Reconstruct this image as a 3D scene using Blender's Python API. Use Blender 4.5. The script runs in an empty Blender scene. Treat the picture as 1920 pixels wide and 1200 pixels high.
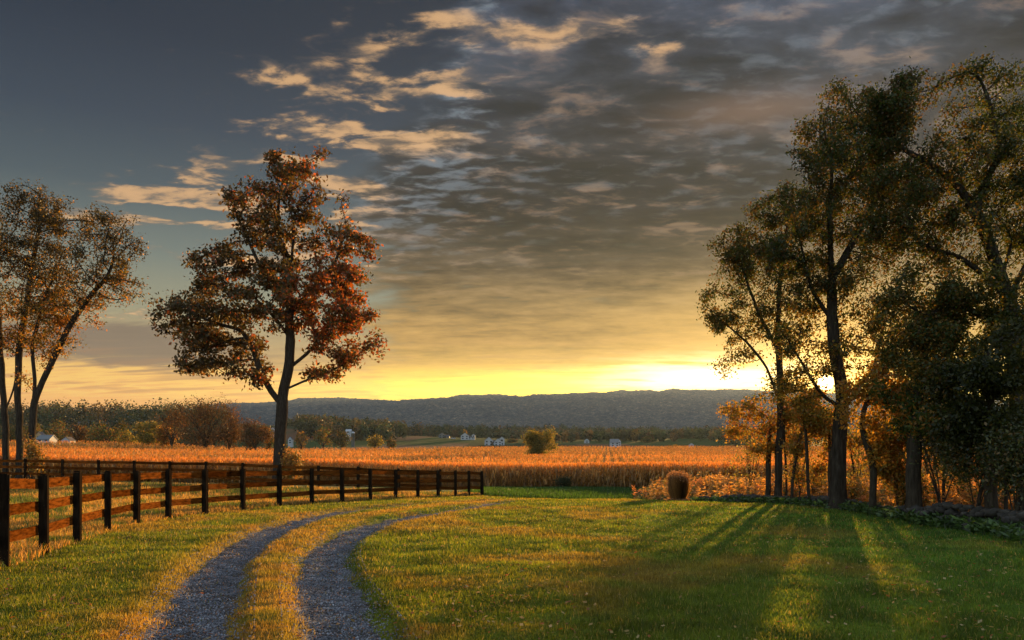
import bpy, math, random
import numpy as np
from mathutils import Vector
R = math.radians
random.seed(7); rng = np.random.default_rng(7)
scene = bpy.context.scene
COL = scene.collection

# ------------------------------------------------------------------ camera
EYE = 1.78
HAZE = 0.000026
cam_d = bpy.data.cameras.new('camera')
cam_d.sensor_width = 36.0
cam_d.lens = 36.0 * 1500 / 1920
cam_d.shift_y = 250 / 1920
cam_d.clip_start = 0.1
cam_d.clip_end = 60000
cam = bpy.data.objects.new('camera', cam_d); COL.objects.link(cam)
cam.location = (0, 0, EYE); cam.rotation_euler = (R(90), 0, 0)
scene.camera = cam

# ------------------------------------------------------------------ exposure
vs = scene.view_settings
vs.view_transform = 'Standard'; vs.look = 'None'; vs.gamma = 1.0; EXPO = 1.4; vs.exposure = EXPO
vs.use_curve_mapping = False
scene.cycles.max_bounces = 6; scene.cycles.diffuse_bounces = 3; scene.cycles.glossy_bounces = 2
scene.cycles.transmission_bounces = 3; scene.cycles.volume_bounces = 1; scene.cycles.transparent_max_bounces = 6
scene.cycles.caustics_reflective = False; scene.cycles.caustics_refractive = False
scene.cycles.use_denoising = True

# ------------------------------------------------------------------ sun
SUN_AZ, SUN_EL = 21.4, 4.7
sdir = Vector((math.sin(R(SUN_AZ)) * math.cos(R(SUN_EL)), math.cos(R(SUN_AZ)) * math.cos(R(SUN_EL)), math.sin(R(SUN_EL))))
sun_d = bpy.data.lights.new('sun', 'SUN')
sun_d.energy = 5.0; sun_d.angle = R(0.55); sun_d.color = (1.0, 0.58, 0.20)
sun = bpy.data.objects.new('sun', sun_d); COL.objects.link(sun)
sun.rotation_euler = (-sdir).to_track_quat('-Z', 'Y').to_euler()
sun.location = (0, 0, 60)

def lin(r, g=None, b=None):
    if g is None: r, g, b = r
    f = lambda c: (c / 255) / 12.92 if c / 255 <= 0.04045 else ((c / 255 + 0.055) / 1.055) ** 2.4
    return (f(r), f(g), f(b))

# ------------------------------------------------------------------ world: evening sky with a cloud bank
world = bpy.data.worlds.new('World'); scene.world = world; world.use_nodes = True
def build_sky(nt):
    N, L = nt.nodes, nt.links
    N.clear()
    def put(sock, v):
        if hasattr(v, 'is_output'): L.new(v, sock)
        elif isinstance(v, (tuple, list)):
            sock.default_value = tuple(v) + ((1.0,) if len(sock.default_value) == 4 and len(v) == 3 else ())
        else: sock.default_value = v
    def M(op, a, b=None, c=None, clamp=False):
        n = N.new('ShaderNodeMath'); n.operation = op; n.use_clamp = clamp
        put(n.inputs[0], a)
        if b is not None: put(n.inputs[1], b)
        if c is not None: put(n.inputs[2], c)
        return n.outputs[0]
    def add(a, b): return M('ADD', a, b)
    def sub(a, b): return M('SUBTRACT', a, b)
    def mul(a, b): return M('MULTIPLY', a, b)
    def step(v, lo, hi):
        n = N.new('ShaderNodeMapRange'); n.interpolation_type = 'SMOOTHSTEP'
        put(n.inputs[0], v); n.inputs[1].default_value = lo; n.inputs[2].default_value = hi
        return n.outputs[0]
    def mix(f, a, b):
        n = N.new('ShaderNodeMix'); n.data_type = 'RGBA'; n.clamp_factor = True
        put(n.inputs[0], f); put(n.inputs[6], a); put(n.inputs[7], b); return n.outputs[2]
    def scale(c, f):
        n = N.new('ShaderNodeVectorMath'); n.operation = 'SCALE'
        put(n.inputs[0], c); put(n.inputs['Scale'], f); return n.outputs[0]
    def vadd(a, b):
        n = N.new('ShaderNodeVectorMath'); n.operation = 'ADD'
        put(n.inputs[0], a); put(n.inputs[1], b); return n.outputs[0]
    def ramp(v, lo, hi, stops):
        f = M('DIVIDE', sub(v, lo), hi - lo, clamp=True)
        n = N.new('ShaderNodeValToRGB'); e = n.color_ramp.elements
        stops = sorted(stops)
        while len(e) < len(stops): e.new(0.5)
        for i, (p, c) in enumerate(stops):
            e[i].position = (p - lo) / (hi - lo); e[i].color = (*lin(c), 1)
        L.new(f, n.inputs[0]); return n.outputs[0]
    def blob(a0, e0, ra, re):
        s = add(M('POWER', M('DIVIDE', sub(az, a0), ra), 2.0), M('POWER', M('DIVIDE', sub(el, e0), re), 2.0))
        return M('EXPONENT', mul(s, -1.0))
    def total(xs):
        r = xs[0]
        for x in xs[1:]: r = add(r, x)
        return r
    tc = N.new('ShaderNodeTexCoord')
    sx = N.new('ShaderNodeSeparateXYZ'); L.new(tc.outputs['Generated'], sx.inputs[0])
    x, y, z = sx.outputs
    az0 = mul(M('ARCTAN2', x, y), 57.29578)
    el0_ = mul(M('ARCSINE', z), 57.29578)
    zz = add(M('MAXIMUM', z, 0.0), 0.11)
    cv = N.new('ShaderNodeCombineXYZ')
    L.new(M('DIVIDE', x, zz), cv.inputs[0]); L.new(M('DIVIDE', y, zz), cv.inputs[1])
    def noise(sc, det=7, rough=0.55, dist=0.0, off=(0, 0, 0), st=(1, 1, 1), rot=0, src=None):
        mp = N.new('ShaderNodeMapping'); mp.inputs['Location'].default_value = off
        mp.inputs['Scale'].default_value = st; mp.inputs['Rotation'].default_value = (0, 0, R(rot))
        L.new(src or cv.outputs[0], mp.inputs[0])
        n = N.new('ShaderNodeTexNoise'); n.inputs['Scale'].default_value = sc; n.inputs['Detail'].default_value = det
        n.inputs['Roughness'].default_value = rough; n.inputs['Distortion'].default_value = dist
        L.new(mp.outputs[0], n.inputs['Vector']); return n.outputs[0]
    nbig = noise(1.3, 5, 0.6, 0.4, (3, 1, 0))
    nmid = noise(6.5, 7, 0.56, 0.35, (1.3, 4.2, 0), (0.72, 1.15, 1), 14)
    nfin = noise(16, 7, 0.56, 0.3, (7.3, 2.2, 0), (0.7, 1.15, 1), 14)
    nstr = noise(4.0, 6, 0.55, 0.2, (2, 9, 0), (0.45, 1.6, 1), 6)
    # the edges of every mass wobble with the clouds themselves
    az = add(az0, mul(sub(nbig, 0.5), 7.0))
    el = add(el0_, mul(sub(nmid, 0.5), 1.6))
    # clear air
    clear = ramp(el0_, 0, 34, [(0, (215, 140, 72)), (3.0, (240, 168, 84)), (5.2, (236, 180, 98)), (7.0, (188, 158, 108)), (9.5, (150, 148, 122)), (13, (114, 124, 118)),
                              (17, (76, 90, 98)), (21, (56, 69, 84)), (26, (40, 52, 68)), (33, (32, 43, 58))])
    # cloud bank
    bank = ramp(el, 0, 34, [(0, (250, 200, 80)), (4.0, (250, 210, 85)), (5.2, (248, 204, 84)), (6.4, (214, 168, 82)), (8.0, (184, 142, 74)), (10.5, (138, 110, 66)),
                            (13.5, (86, 73, 55)), (17, (47, 45, 46)), (21, (50, 52, 57)), (25, (60, 67, 78)), (33, (66, 78, 100))])
    edge = add(-9.5, mul(step(el0_, 17, 29), 7.0))
    bm = step(sub(az, edge), -6.0, 4.0)
    bm = step(add(mul(bm, 1.15), mul(sub(nmid, 0.55), 1.9)), 0.10, 0.95)
    thin = sub(1.0, step(sub(az, edge), 0, 13))
    # shade inside the bank
    v = add(add(mul(sub(nbig, 0.5), 1.7), mul(sub(nmid, 0.5), 2.1)), add(mul(sub(nstr, 0.5), 1.5), mul(sub(nfin, 0.5), 0.9)))
    vlow = add(0.4, mul(step(el0_, 6.0, 13.0), 0.65))
    bank = scale(bank, M('MAXIMUM', add(1.04, mul(mul(v, 1.25), vlow)), 0.42))
    core = total([mul(blob(-2, 17.5, 7.5, 3.2), 0.45), mul(blob(7, 14.5, 7, 2.0), 0.18), mul(blob(-4, 21, 5, 1.2), 0.2), mul(blob(14, 18.0, 10, 2.4), 0.26), mul(blob(14, 25, 8, 1.2), .2)])
    bank = scale(bank, sub(1.0, core))
    # bluish gaps and peach tops high in the bank
    gaps = mul(step(add(mul(nfin, .6), mul(nbig, .4)), 0.50, 0.62), step(el0_, 10, 20))
    bank = mix(mul(gaps, add(0.22, mul(thin, 0.45))), bank, lin(134, 148, 160))
    peach = mul(mul(step(nmid, 0.50, 0.66), step(nfin, 0.40, 0.6)), step(el0_, 9, 15))
    bank = mix(mul(peach, 0.42), bank, lin(166, 134, 106))
    smear = mul(blob(17.5, 22.3, 6.5, 1.1), 0.55)
    bank = mix(smear, bank, lin(140, 112, 92))
    sky = mix(bm, clear, bank)
    # sunlit puffs along the broken edge of the bank
    reg = M('MINIMUM', total([mul(blob(-17, 24.2, 2.8, 1.3), 1.2), mul(blob(-16, 20.9, 3.6, 1.3), 1.5), mul(blob(-21.5, 17.0, 5.0, 1.4), 1.0), mul(blob(-24, 15.6, 3.0, 1.0), .8), mul(blob(-9, 25, 5.0, 2.4), .85), mul(blob(-6, 28.2, 5.5, 1.2), .8),
                 mul(blob(2, 27.9, 6.5, 1.0), .8), blob(-21.5, 16.3, 6.0, 2.3), blob(-13, 18.2, 6.5, 1.7), mul(blob(-28.5, 14.7, 2.0, .7), 0.9),
                 blob(-19, 12.8, 4.5, 1.2), mul(blob(-5, 24.5, 4, 2.2), .55), blob(-12, 14.5, 5, 2.5), mul(blob(-20, 9.2, 6, 1.2), 0.8), blob(-10, 22, 4.5, 1.5), mul(blob(11, 27, 5, 1.4), .8),
                 mul(blob(-6, 22, 6, 3), .6), mul(blob(-27, 8.3, 6, .8), .9)]), 1.1)
    puff = mul(reg, step(nmid, 0.41, 0.60))
    puff = step(add(puff, mul(sub(nfin, 0.5), 1.7)), 0.22, 1.15)
    sky = mix(mul(puff, 0.8), sky, mix(step(add(mul(puff, 0.8), mul(sub(nfin, 0.5), 2.2)), 0.15, 1.1), lin(128, 112, 98), lin(226, 178, 126)))
    # grey shelf low on the left, streaked
    shelf = add(blob(-27, 7.0, 10.5, 1.7), mul(blob(-16.5, 5.6, 5, 1.0), 0.45))
    shelf = step(add(shelf, mul(sub(nstr, 0.5), 0.9)), 0.35, 0.75)
    sky = mix(mul(shelf, 0.9), sky, scale(lin(122, 106, 92), add(0.75, mul(nstr, 0.5))))
    streak = mul(step(nstr, 0.50, 0.66), mul(step(el0_, 3.0, 4.2), sub(1.0, step(el0_, 5.5, 9.0))))
    sky = mix(mul(streak, 0.5), sky, lin(160, 118, 82))
    sky = mix(mul(mul(step(nstr, 0.36, 0.46), sub(1.0, step(nstr, 0.46, 0.54))), mul(sub(1.0, step(az0, -12, -4)), mul(step(el0_, 3.2, 4.0), sub(1.0, step(el0_, 5.0, 6.5))))), sky, lin(246, 196, 100))
    # light round the sun, under the bank
    glow = total([mul(blob(2, 4.3, 16, 1.15), 0.9), blob(12, 4.9, 12, 1.35)])
    glow = mul(glow, add(0.72, mul(nstr, 0.56)))
    sky = vadd(sky, scale((0.98, 0.60, 0.055), glow))
    sky = vadd(sky, scale((0.50, 0.29, 0.05), blob(19, 6.2, 12, 4.4)))
    wh = mul(blob(13.8, 5.3, 6.6, 1.1), step(add(nstr, mul(blob(13.5, 4.9, 4, 0.9), 0.4)), 0.34, 0.62))
    sky = vadd(sky, scale((1.5, 1.4, 1.1), wh))
    dot = N.new('ShaderNodeVectorMath'); dot.operation = 'DOT_PRODUCT'
    L.new(tc.outputs['Generated'], dot.inputs[0]); dot.inputs[1].default_value = sdir
    ang = mul(M('ARCCOSINE', M('MINIMUM', dot.outputs['Value'], 1.0)), 57.29578)
    a1 = M('EXPONENT', mul(M('POWER', M('DIVIDE', ang, 3.4), 2.0), -1.0))
    sky = vadd(sky, scale((1.1, 0.62, 0.14), a1))
    sky = vadd(sky, scale((12.0, 8.5, 4.0), sub(1.0, step(ang, 0.28, 0.6))))
    # physical sky plus an added even fill brighten the dome overhead and behind
    st = N.new('ShaderNodeTexSky'); st.sky_type = 'NISHITA'; st.sun_disc = False
    st.sun_elevation = R(SUN_EL); st.sun_rotation = R(SUN_AZ); st.air_density = 1.2; st.dust_density = 1.5; st.ozone_density = 1.5
    bg = N.new('ShaderNodeBackground'); bg.inputs[1].default_value = 0.12
    dome = vadd(scale(st.outputs[0], 0.8), (.95, 1.05, 1.25))
    out = M('MAXIMUM', step(el0_, 34, 52), step(M('ABSOLUTE', az0), 48, 75))
    L.new(mix(out, scale(sky, 1 / 0.12 / 2 ** EXPO), dome), bg.inputs[0])
    o = N.new('ShaderNodeOutputWorld'); L.new(bg.outputs[0], o.inputs[0])
build_sky(world.node_tree)
world.cycles.sampling_method = 'MANUAL'; world.cycles.sample_map_resolution = 1024

# ------------------------------------------------------------------ small numeric helpers
def hash2(ix, iy, s):
    h = (ix.astype(np.int64) * 374761393 + iy.astype(np.int64) * 668265263 + s * 974634777) & 0x7fffffff
    h = ((h ^ (h >> 13)) * 1274126177) & 0x7fffffff
    return ((h ^ (h >> 16)) & 0xffff) / 65535.0
def vnoise(x, y, s=0):
    ix, iy = np.floor(x), np.floor(y); fx, fy = x - ix, y - iy
    fx = fx * fx * (3 - 2 * fx); fy = fy * fy * (3 - 2 * fy)
    a, b = hash2(ix, iy, s), hash2(ix + 1, iy, s); c, d = hash2(ix, iy + 1, s), hash2(ix + 1, iy + 1, s)
    return (a + (b - a) * fx) * (1 - fy) + (c + (d - c) * fx) * fy
def fbm(x, y, o=4, s=0):
    r = np.zeros_like(x, dtype=float); a = 0.5; t = 0
    for i in range(o):
        r += a * vnoise(x, y, s + i); t += a; a *= 0.5; x = x * 2.03 + 7.1; y = y * 2.03 + 3.7
    return r / t
def sstep(a, b, x):
    t = np.clip((x - a) / (b - a), 0, 1); return t * t * (3 - 2 * t)
def seg_dist(P, line):
    """distance from points P (n,2) to a polyline, and the arc parameter of the closest point"""
    best = np.full(len(P), 1e9)
    for a, b in zip(line[:-1], line[1:]):
        d = b - a; t = np.clip(((P - a) @ d) / (d @ d), 0, 1)
        best = np.minimum(best, np.hypot(*(P - (a + t[:, None] * d)).T))
    return best

# ------------------------------------------------------------------ terrain: metres, camera foot at the origin, looking north (+Y)
def wp(px, py, Y):                       # survey note: bearing and drop read off the photograph, at distance Y
    return ((px - 960) / 1500 * Y, Y, EYE - (py - 850) / 1500 * Y)
ctrl = [(0, 3, 0), (-6, 4, 0), (6, 4, 0), (0, 7, 0), (-4, 9, 0), (4, 9, .02), (-12, 8, 0), (12, 9, 0), (-20, 12, -.05), (18, 10, -.1),
        (-7.7, 12.1, 0), (-8.7, 16, -.04), (-9.6, 18.9, -.06), (-9.97, 23, -.1), (-9.2, 27.3, -.17), (-8.1, 32.3, -.26), (-6.4, 36.2, -.36),
        (-4.8, 41.2, -.5), (-2.4, 45.6, -.63), (0, 14, .0), (3, 20, .0), (6, 15, .0), (-2, 20, -.03), (-3, 30, -.17), (2.5, 33, -.16), (0, 33, -.2), (5, 33, -.17),
        (1.2, 42, -.62), (4.5, 44, -.85), (8, 38, -.62), (11, 27.5, -.13), (10.8, 33, -.32), (11.35, 23, -.13), (11.2, 17.5, .0), (16, 28, -.4), (16, 18, -.2),
        (8, 24, -.02), (8, 15, 0), wp(960, 921, 60), wp(1100, 922, 60), (0, 52, -.85), (12, 48, -1.05), (22, 40, -.9), (25, 60, -1.3), (40, 50, -1.2),
        (-10, 50, -.45), (-20, 50, -.15), (-33, 51, .06), (-50, 52, .1), (-20, 30, -.1), (-30, 20, 0), (-40, 40, 0),
        (-42, 70, -.95), (-31, 70, -1.05), (-20, 75, -1.3), (-11, 80, -1.6), wp(960, 918, 80), wp(1100, 917, 78), (20, 70, -1.6), (45, 70, -1.6),
        wp(-300, 800, 260)[:2] + (5.6,), (-150, 250, 3.4), (-110, 250, 2.8), (-86, 290, 1.4), (-45, 180, -.1), (0, 180, -.7), (40, 180, -.9), (90, 180, -.8), (150, 180, -.6),
        (-48, 350, 2.1), (10, 400, 2.8), (90, 400, 2.9), (180, 400, 3.1), (320, 400, 3.6)]
for px, a, b, c, d in ((-600, 9, 26, 34, 90), (60, 9, 25, 34, 88), (500, 7, 17, 30, 84), (900, 6.5, 16, 38, 82), (1300, 6.5, 15, 34, 80), (1800, 6.5, 15, 34, 82), (2500, 7, 16, 36, 90)):
    q = (px - 960) / 1500
    ctrl += [(q * 560, 560, a * .9), (q * 690, 690, 14 if px > 700 else 21), (q * 950, 950, b if px > 700 else 33), (q * 1500, 1500, c), (q * 2600, 2600, d), (q * 6000, 6000, d * 1.8)]
C = np.array(ctrl, float)
def uv(X, Y):
    Y = np.maximum(Y, 0.5)
    return np.stack([np.clip(np.arctan2(X, Y + 4), -1.25, 1.25) * 1.6, np.log(np.hypot(X, Y) + 7)], -1)
def tps_k(d2):
    return np.where(d2 > 0, 0.5 * d2 * np.log(np.maximum(d2, 1e-12)), 0)
_cu = uv(C[:, 0], C[:, 1]); _n = len(C)
_A = np.zeros((_n + 3, _n + 3)); _d2 = ((_cu[:, None] - _cu[None]) ** 2).sum(-1)
_A[:_n, :_n] = tps_k(_d2) + np.eye(_n) * 2e-5
_A[:_n, _n] = 1; _A[:_n, _n + 1:] = _cu; _A[_n:, :_n] = _A[:_n, _n:].T
_tz = np.sign(C[:, 2]) * np.log1p(np.abs(C[:, 2]) * 2)            # heights are fitted in a compressed scale
_w = np.linalg.solve(_A, np.concatenate([_tz, np.zeros(3)]))
def h0(X, Y):
    X = np.asarray(X, float); Y = np.asarray(Y, float); sh = X.shape
    u = uv(X.ravel(), Y.ravel()); out = np.empty(len(u))
    for i in range(0, len(u), 60000):
        k = u[i:i + 60000]
        d2 = ((k[:, None] - _cu[None]) ** 2).sum(-1)
        out[i:i + 60000] = tps_k(d2) @ _w[:_n] + _w[_n] + k @ _w[_n + 1:]
    return (np.sign(out) * np.expm1(np.abs(out)) / 2).reshape(sh)
def ray_ground(px, py):
    """where the line of sight through a point of the photograph meets the bare terrain"""
    Y = np.geomspace(3, 90, 900); X = (px - 960) / 1500 * Y; z = EYE - (py - 850) / 1500 * Y
    g = h0(X, Y); k = np.argmax(z <= g)
    return np.array([X[k], Y[k]])
def resample(P, step):
    P = np.array(P); s = np.concatenate([[0], np.cumsum(np.hypot(*np.diff(P, axis=0).T))])
    t = np.arange(0, s[-1], step)
    Q = np.stack([np.interp(t, s, P[:, 0]), np.interp(t, s, P[:, 1])], -1)
    for _ in range(int(2.2 / step)):
        Q[1:-1] = (Q[:-2] + 2 * Q[1:-1] + Q[2:]) / 4
    return Q
TL = [(-1.9, 4.0)] + [ray_ground((a + b) / 2, y) for y, a, b in ((1200, 270, 428), (1120, 308, 450), (1065, 345, 465), (1015, 400, 532), (990, 452, 580), (970, 520, 645), (957, 590, 705), (949, 680, 775))] + [(-2.7, 33.5), (-.6, 37.5), (1.8, 40.2), (6, 43), (12, 46)]
TR = [(-0.35, 4.0)] + [ray_ground((a + b) / 2, y) for y, a, b in ((1200, 592, 718), (1140, 575, 690), (1090, 560, 655), (1040, 565, 645), (1015, 595, 670), (990, 645, 712), (975, 700, 762), (961, 768, 850), (951, 850, 925))] + [(-.3, 33.5), (2.4, 37.2), (6.5, 40.8), (12, 44)]
print('TL', [tuple(round(float(c), 1) for c in p) for p in TL]); print('TR', [tuple(round(float(c), 1) for c in p) for p in TR])
TL = resample(TL, 0.4); TR = resample(TR, 0.4)
def track_d(P):
    return np.minimum(seg_dist(P, TL), seg_dist(P, TR))
TW = 0.42                                # half width of a wheel track
def height(X, Y):
    X = np.atleast_1d(np.asarray(X, float)); Y = np.atleast_1d(np.asarray(Y, float))
    z = h0(X, Y); sh = z.shape; Xf, Yf = X.ravel(), Y.ravel(); zf = z.ravel().copy()
    m = (np.abs(Xf) < 30) & (Yf > 2) & (Yf < 60)
    if m.any():
        P = np.stack([Xf[m], Yf[m]], -1)
        n = m.copy(); n[m] = (np.abs(P[:, 0] - np.interp(P[:, 1], TL[:, 1], TL[:, 0])) < 6)
        if n.any():
            Q = np.stack([Xf[n], Yf[n]], -1); d = track_d(Q)
            zf[n] -= 0.10 * (1 - sstep(TW - .1, TW + .22, d))
        zf[m] += (fbm(Xf[m] * .8, Yf[m] * .8, 3, 5) - .5) * .08 + (fbm(Xf[m] * 2.6, Yf[m] * 2.6, 3, 6) - .5) * .05
    f = (Yf > 60)
    zf[f] += (fbm(Xf[f] * .02, Yf[f] * .02, 3, 9) - .5) * .6 * np.minimum(1, (Yf[f] - 60) / 200)
    return zf.reshape(sh)
def hz(x, y): return float(height(x, y)[0])

# ------------------------------------------------------------------ mesh helpers
def mesh_np(name, V, F, mats, colors=None, parent=None, smooth=False, midx=None, k=None):
    V = np.asarray(V, np.float32).reshape(-1, 3); F = np.asarray(F, np.int32)
    k = F.shape[1]; me = bpy.data.meshes.new(name)
    me.vertices.add(len(V)); me.vertices.foreach_set('co', V.ravel())
    me.loops.add(F.size); me.loops.foreach_set('vertex_index', F.ravel())
    me.polygons.add(len(F)); me.polygons.foreach_set('loop_start', np.arange(0, F.size, k, dtype=np.int32))
    if smooth: me.polygons.foreach_set('use_smooth', np.ones(len(F), bool))
    me.update(calc_edges=True)
    for m in (mats if isinstance(mats, (list, tuple)) else [mats]): me.materials.append(m)
    if midx is not None: me.polygons.foreach_set('material_index', np.asarray(midx, np.int32))
    if colors is not None:
        c = np.ones((len(V), 4), np.float32); c[:, :3] = colors
        at = me.color_attributes.new('tint', 'FLOAT_COLOR', 'POINT'); at.data.foreach_set('color', c.ravel())
    o = bpy.data.objects.new(name, me); COL.objects.link(o)
    if parent: o.parent = parent
    return o
def tag(o, label=None, cat=None, group=None, kind=None):
    if label: o['label'] = label
    if cat: o['category'] = cat
    if group: o['group'] = group
    if kind: o['kind'] = kind
    return o
def thing(name, loc, label, cat, group=None, rz=0):
    o = bpy.data.objects.new(name, None); COL.objects.link(o); o.location = loc; o.rotation_euler = (0, 0, rz)
    o.empty_display_size = .3
    return tag(o, label, cat, group)
def structure(o): return tag(o, kind='structure')
class MB:
    """collects boxes, tubes and prisms into one mesh"""
    def __init__(s): s.v = []; s.f = []; s.c = []
    def quad_box(s, c, h, rz=0, col=(1, 1, 1), tilt=0, jit=0):
        b = len(s.v); M_ = np.array([[math.cos(rz), -math.sin(rz), 0], [math.sin(rz), math.cos(rz), 0], [0, 0, 1]])
        for sx, sy, sz in ((-1, -1, -1), (1, -1, -1), (1, 1, -1), (-1, 1, -1), (-1, -1, 1), (1, -1, 1), (1, 1, 1), (-1, 1, 1)):
            p = np.array([sx * h[0], sy * h[1], sz * h[2] + sx * h[0] * tilt]) + (rng.uniform(-jit, jit, 3) if jit else 0)
            s.v.append(M_ @ p + c); s.c.append(col)
        for f in ((0, 3, 2, 1), (4, 5, 6, 7), (0, 1, 5, 4), (1, 2, 6, 5), (2, 3, 7, 6), (3, 0, 4, 7)): s.f.append([b + i for i in f])
    def poly(s, pts, faces, col=(1, 1, 1)):
        b = len(s.v); s.v += [np.array(p, float) for p in pts]; s.c += [col] * len(pts)
        for f in faces:
            f = list(f)
            if len(f) == 3: f = f + [f[2]]
            s.f.append([b + i for i in f])
    def build(s, name, mat, parent=None, colors=False):
        me = bpy.data.meshes.new(name)
        me.from_pydata([tuple(v) for v in s.v], [], [list(dict.fromkeys(f)) for f in s.f]); me.update()
        me.materials.append(mat)
        if colors:
            at = me.color_attributes.new('tint', 'FLOAT_COLOR', 'POINT')
            for i, c in enumerate(s.c): at.data[i].color = (*c, 1)
        o = bpy.data.objects.new(name, me); COL.objects.link(o)
        if parent: o.parent = parent
        return o

# ------------------------------------------------------------------ materials
def new_mat(name):
    m = bpy.data.materials.new(name); m.use_nodes = True; nt = m.node_tree; nt.nodes.clear()
    return m, nt.nodes, nt.links
def tex_noise(N, L, sc, det=4, rough=.55, coord=None, st=(1, 1, 1), dist=0):
    mp = N.new('ShaderNodeMapping'); mp.inputs['Scale'].default_value = st
    if coord is None:
        g = N.new('ShaderNodeNewGeometry'); coord = g.outputs['Position']
    L.new(coord, mp.inputs[0])
    n = N.new('ShaderNodeTexNoise'); n.inputs['Scale'].default_value = sc; n.inputs['Detail'].default_value = det
    n.inputs['Roughness'].default_value = rough; n.inputs['Distortion'].default_value = dist
    L.new(mp.outputs[0], n.inputs['Vector']); return n.outputs[0]
def cramp(N, L, src, stops):
    r = N.new('ShaderNodeValToRGB'); e = r.color_ramp.elements
    while len(e) < len(stops): e.new(.5)
    for i, (p, c) in enumerate(stops): e[i].position = p; e[i].color = (*c, 1)
    L.new(src, r.inputs[0]); return r.outputs[0]
def cmix(N, L, f, a, b, mode='MIX'):
    n = N.new('ShaderNodeMix'); n.data_type = 'RGBA'; n.blend_type = mode
    for s, v in ((n.inputs[0], f), (n.inputs[6], a), (n.inputs[7], b)):
        if hasattr(v, 'is_output'): L.new(v, s)
        elif isinstance(v, tuple): s.default_value = (*v, 1)
        else: s.default_value = v
    return n.outputs[2]
def leaf_mat(name, trans=.5, gloss=.06, tcol=(1.25, 1.05, .55)):
    """thin leaves and blades: the leaf colour comes with the mesh; light also passes through"""
    m, N, L = new_mat(name)
    a = N.new('ShaderNodeAttribute'); a.attribute_name = 'tint'
    d = N.new('ShaderNodeBsdfDiffuse'); L.new(a.outputs['Color'], d.inputs[0])
    t = N.new('ShaderNodeBsdfTranslucent')
    L.new(cmix(N, L, 1.0, a.outputs['Color'], tcol, 'MULTIPLY'), t.inputs[0])
    mx = N.new('ShaderNodeMixShader'); mx.inputs[0].default_value = trans
    L.new(d.outputs[0], mx.inputs[1]); L.new(t.outputs[0], mx.inputs[2])
    g = N.new('ShaderNodeBsdfGlossy'); g.inputs['Roughness'].default_value = .45; g.inputs[0].default_value = (1, 1, 1, 1)
    mg = N.new('ShaderNodeMixShader'); mg.inputs[0].default_value = gloss
    L.new(mx.outputs[0], mg.inputs[1]); L.new(g.outputs[0], mg.inputs[2])
    o = N.new('ShaderNodeOutputMaterial'); L.new(mg.outputs[0], o.inputs[0])
    return m
def solid_mat(name, stops, sc=6, det=5, rough=.85, bump=.3, bsc=None, st=(1, 1, 1), attr=False, bdist=.02, obj=False):
    m, N, L = new_mat(name)
    co = None
    if obj:
        tc = N.new('ShaderNodeTexCoord'); co = tc.outputs['Object']
    n = tex_noise(N, L, sc, det, .6, co, st)
    col = cramp(N, L, n, stops)
    if attr:
        a = N.new('ShaderNodeAttribute'); a.attribute_name = 'tint'; col = cmix(N, L, 1.0, col, a.outputs['Color'], 'MULTIPLY')
    b = N.new('ShaderNodeBsdfPrincipled'); b.inputs['Roughness'].default_value = rough; b.inputs['Specular IOR Level'].default_value = 0.0 if ('fence' in name or 'bark' in name) else .12
    L.new(col, b.inputs['Base Color'])
    if bump:
        bn = N.new('ShaderNodeBump'); bn.inputs['Strength'].default_value = bump; bn.inputs['Distance'].default_value = bdist
        L.new(tex_noise(N, L, bsc or sc * 3, 5, .65, co, st), bn.inputs['Height']); L.new(bn.outputs[0], b.inputs['Normal'])
    o = N.new('ShaderNodeOutputMaterial'); L.new(b.outputs[0], o.inputs[0]); return m
MAT = {}
MAT['leaf'] = leaf_mat('autumn leaf', .5, .02)
MAT['needle'] = leaf_mat('shrub leaf', .35, .03, (1.1, 1.1, .6))
MAT['corn'] = leaf_mat('dry corn leaf', .45, .04, (1.2, 1.0, .6))
MAT['grass'] = leaf_mat('grass blade', .58, .02, (1.2, 1.1, .5))
MAT['bark'] = solid_mat('bark', [(.3, (.024, .019, .015)), (.55, (.055, .045, .036)), (.8, (.10, .085, .07))], 5, 6, .9, .9, 9, (3, 3, .5), bdist=.05)
MAT['darkbark'] = solid_mat('dark bark', [(.3, (.03, .024, .018)), (.6, (.07, .056, .042)), (.85, (.11, .09, .07))], 5, 6, .9, .8, 9, (3, 3, .6), bdist=.04)
MAT['board'] = solid_mat('weathered fence board', [(.28, (.012, .005, .002)), (.45, (.07, .022, .004)), (.62, (.14, .045, .008)), (.85, (.03, .012, .005))], 3.5, 7, .75, .5, 14, (1, 1, 6), attr=True, bdist=.01)
MAT['post'] = solid_mat('weathered fence post', [(.3, (.008, .006, .005)), (.6, (.022, .015, .010)), (.85, (.05, .032, .02))], 5, 6, .85, .6, 16, (4, 4, .7), bdist=.012)
MAT['stone'] = solid_mat('field stone', [(.3, (.03, .027, .024)), (.55, (.07, .063, .055)), (.75, (.13, .118, .10)), (.9, (.05, .06, .03))], 5, 6, .92, .8, 12, bdist=.03)
MAT['pebble'] = solid_mat('limestone gravel', [(.3, (.08, .079, .086)), (.5, (.155, .153, .164)), (.75, (.28, .277, .29))], 3, 4, .9, .4, 30, attr=True, bdist=.01)
MAT['siding'] = solid_mat('white siding', [(.3, (.36, .38, .42)), (.8, (.46, .48, .52))], 2, 3, .7, 0)
MAT['roof'] = solid_mat('dark shingle roof', [(.3, (.07, .07, .08)), (.8, (.14, .13, .14))], 2, 3, .85, 0)
MAT['tin'] = solid_mat('pale metal roof', [(.3, (.15, .16, .17)), (.8, (.2, .21, .22))], 1, 3, .5, 0)
MAT['cream'] = solid_mat('cream siding', [(.3, (.40, .28, .16)), (.8, (.5, .36, .2))], 2, 3, .7, 0)
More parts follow.
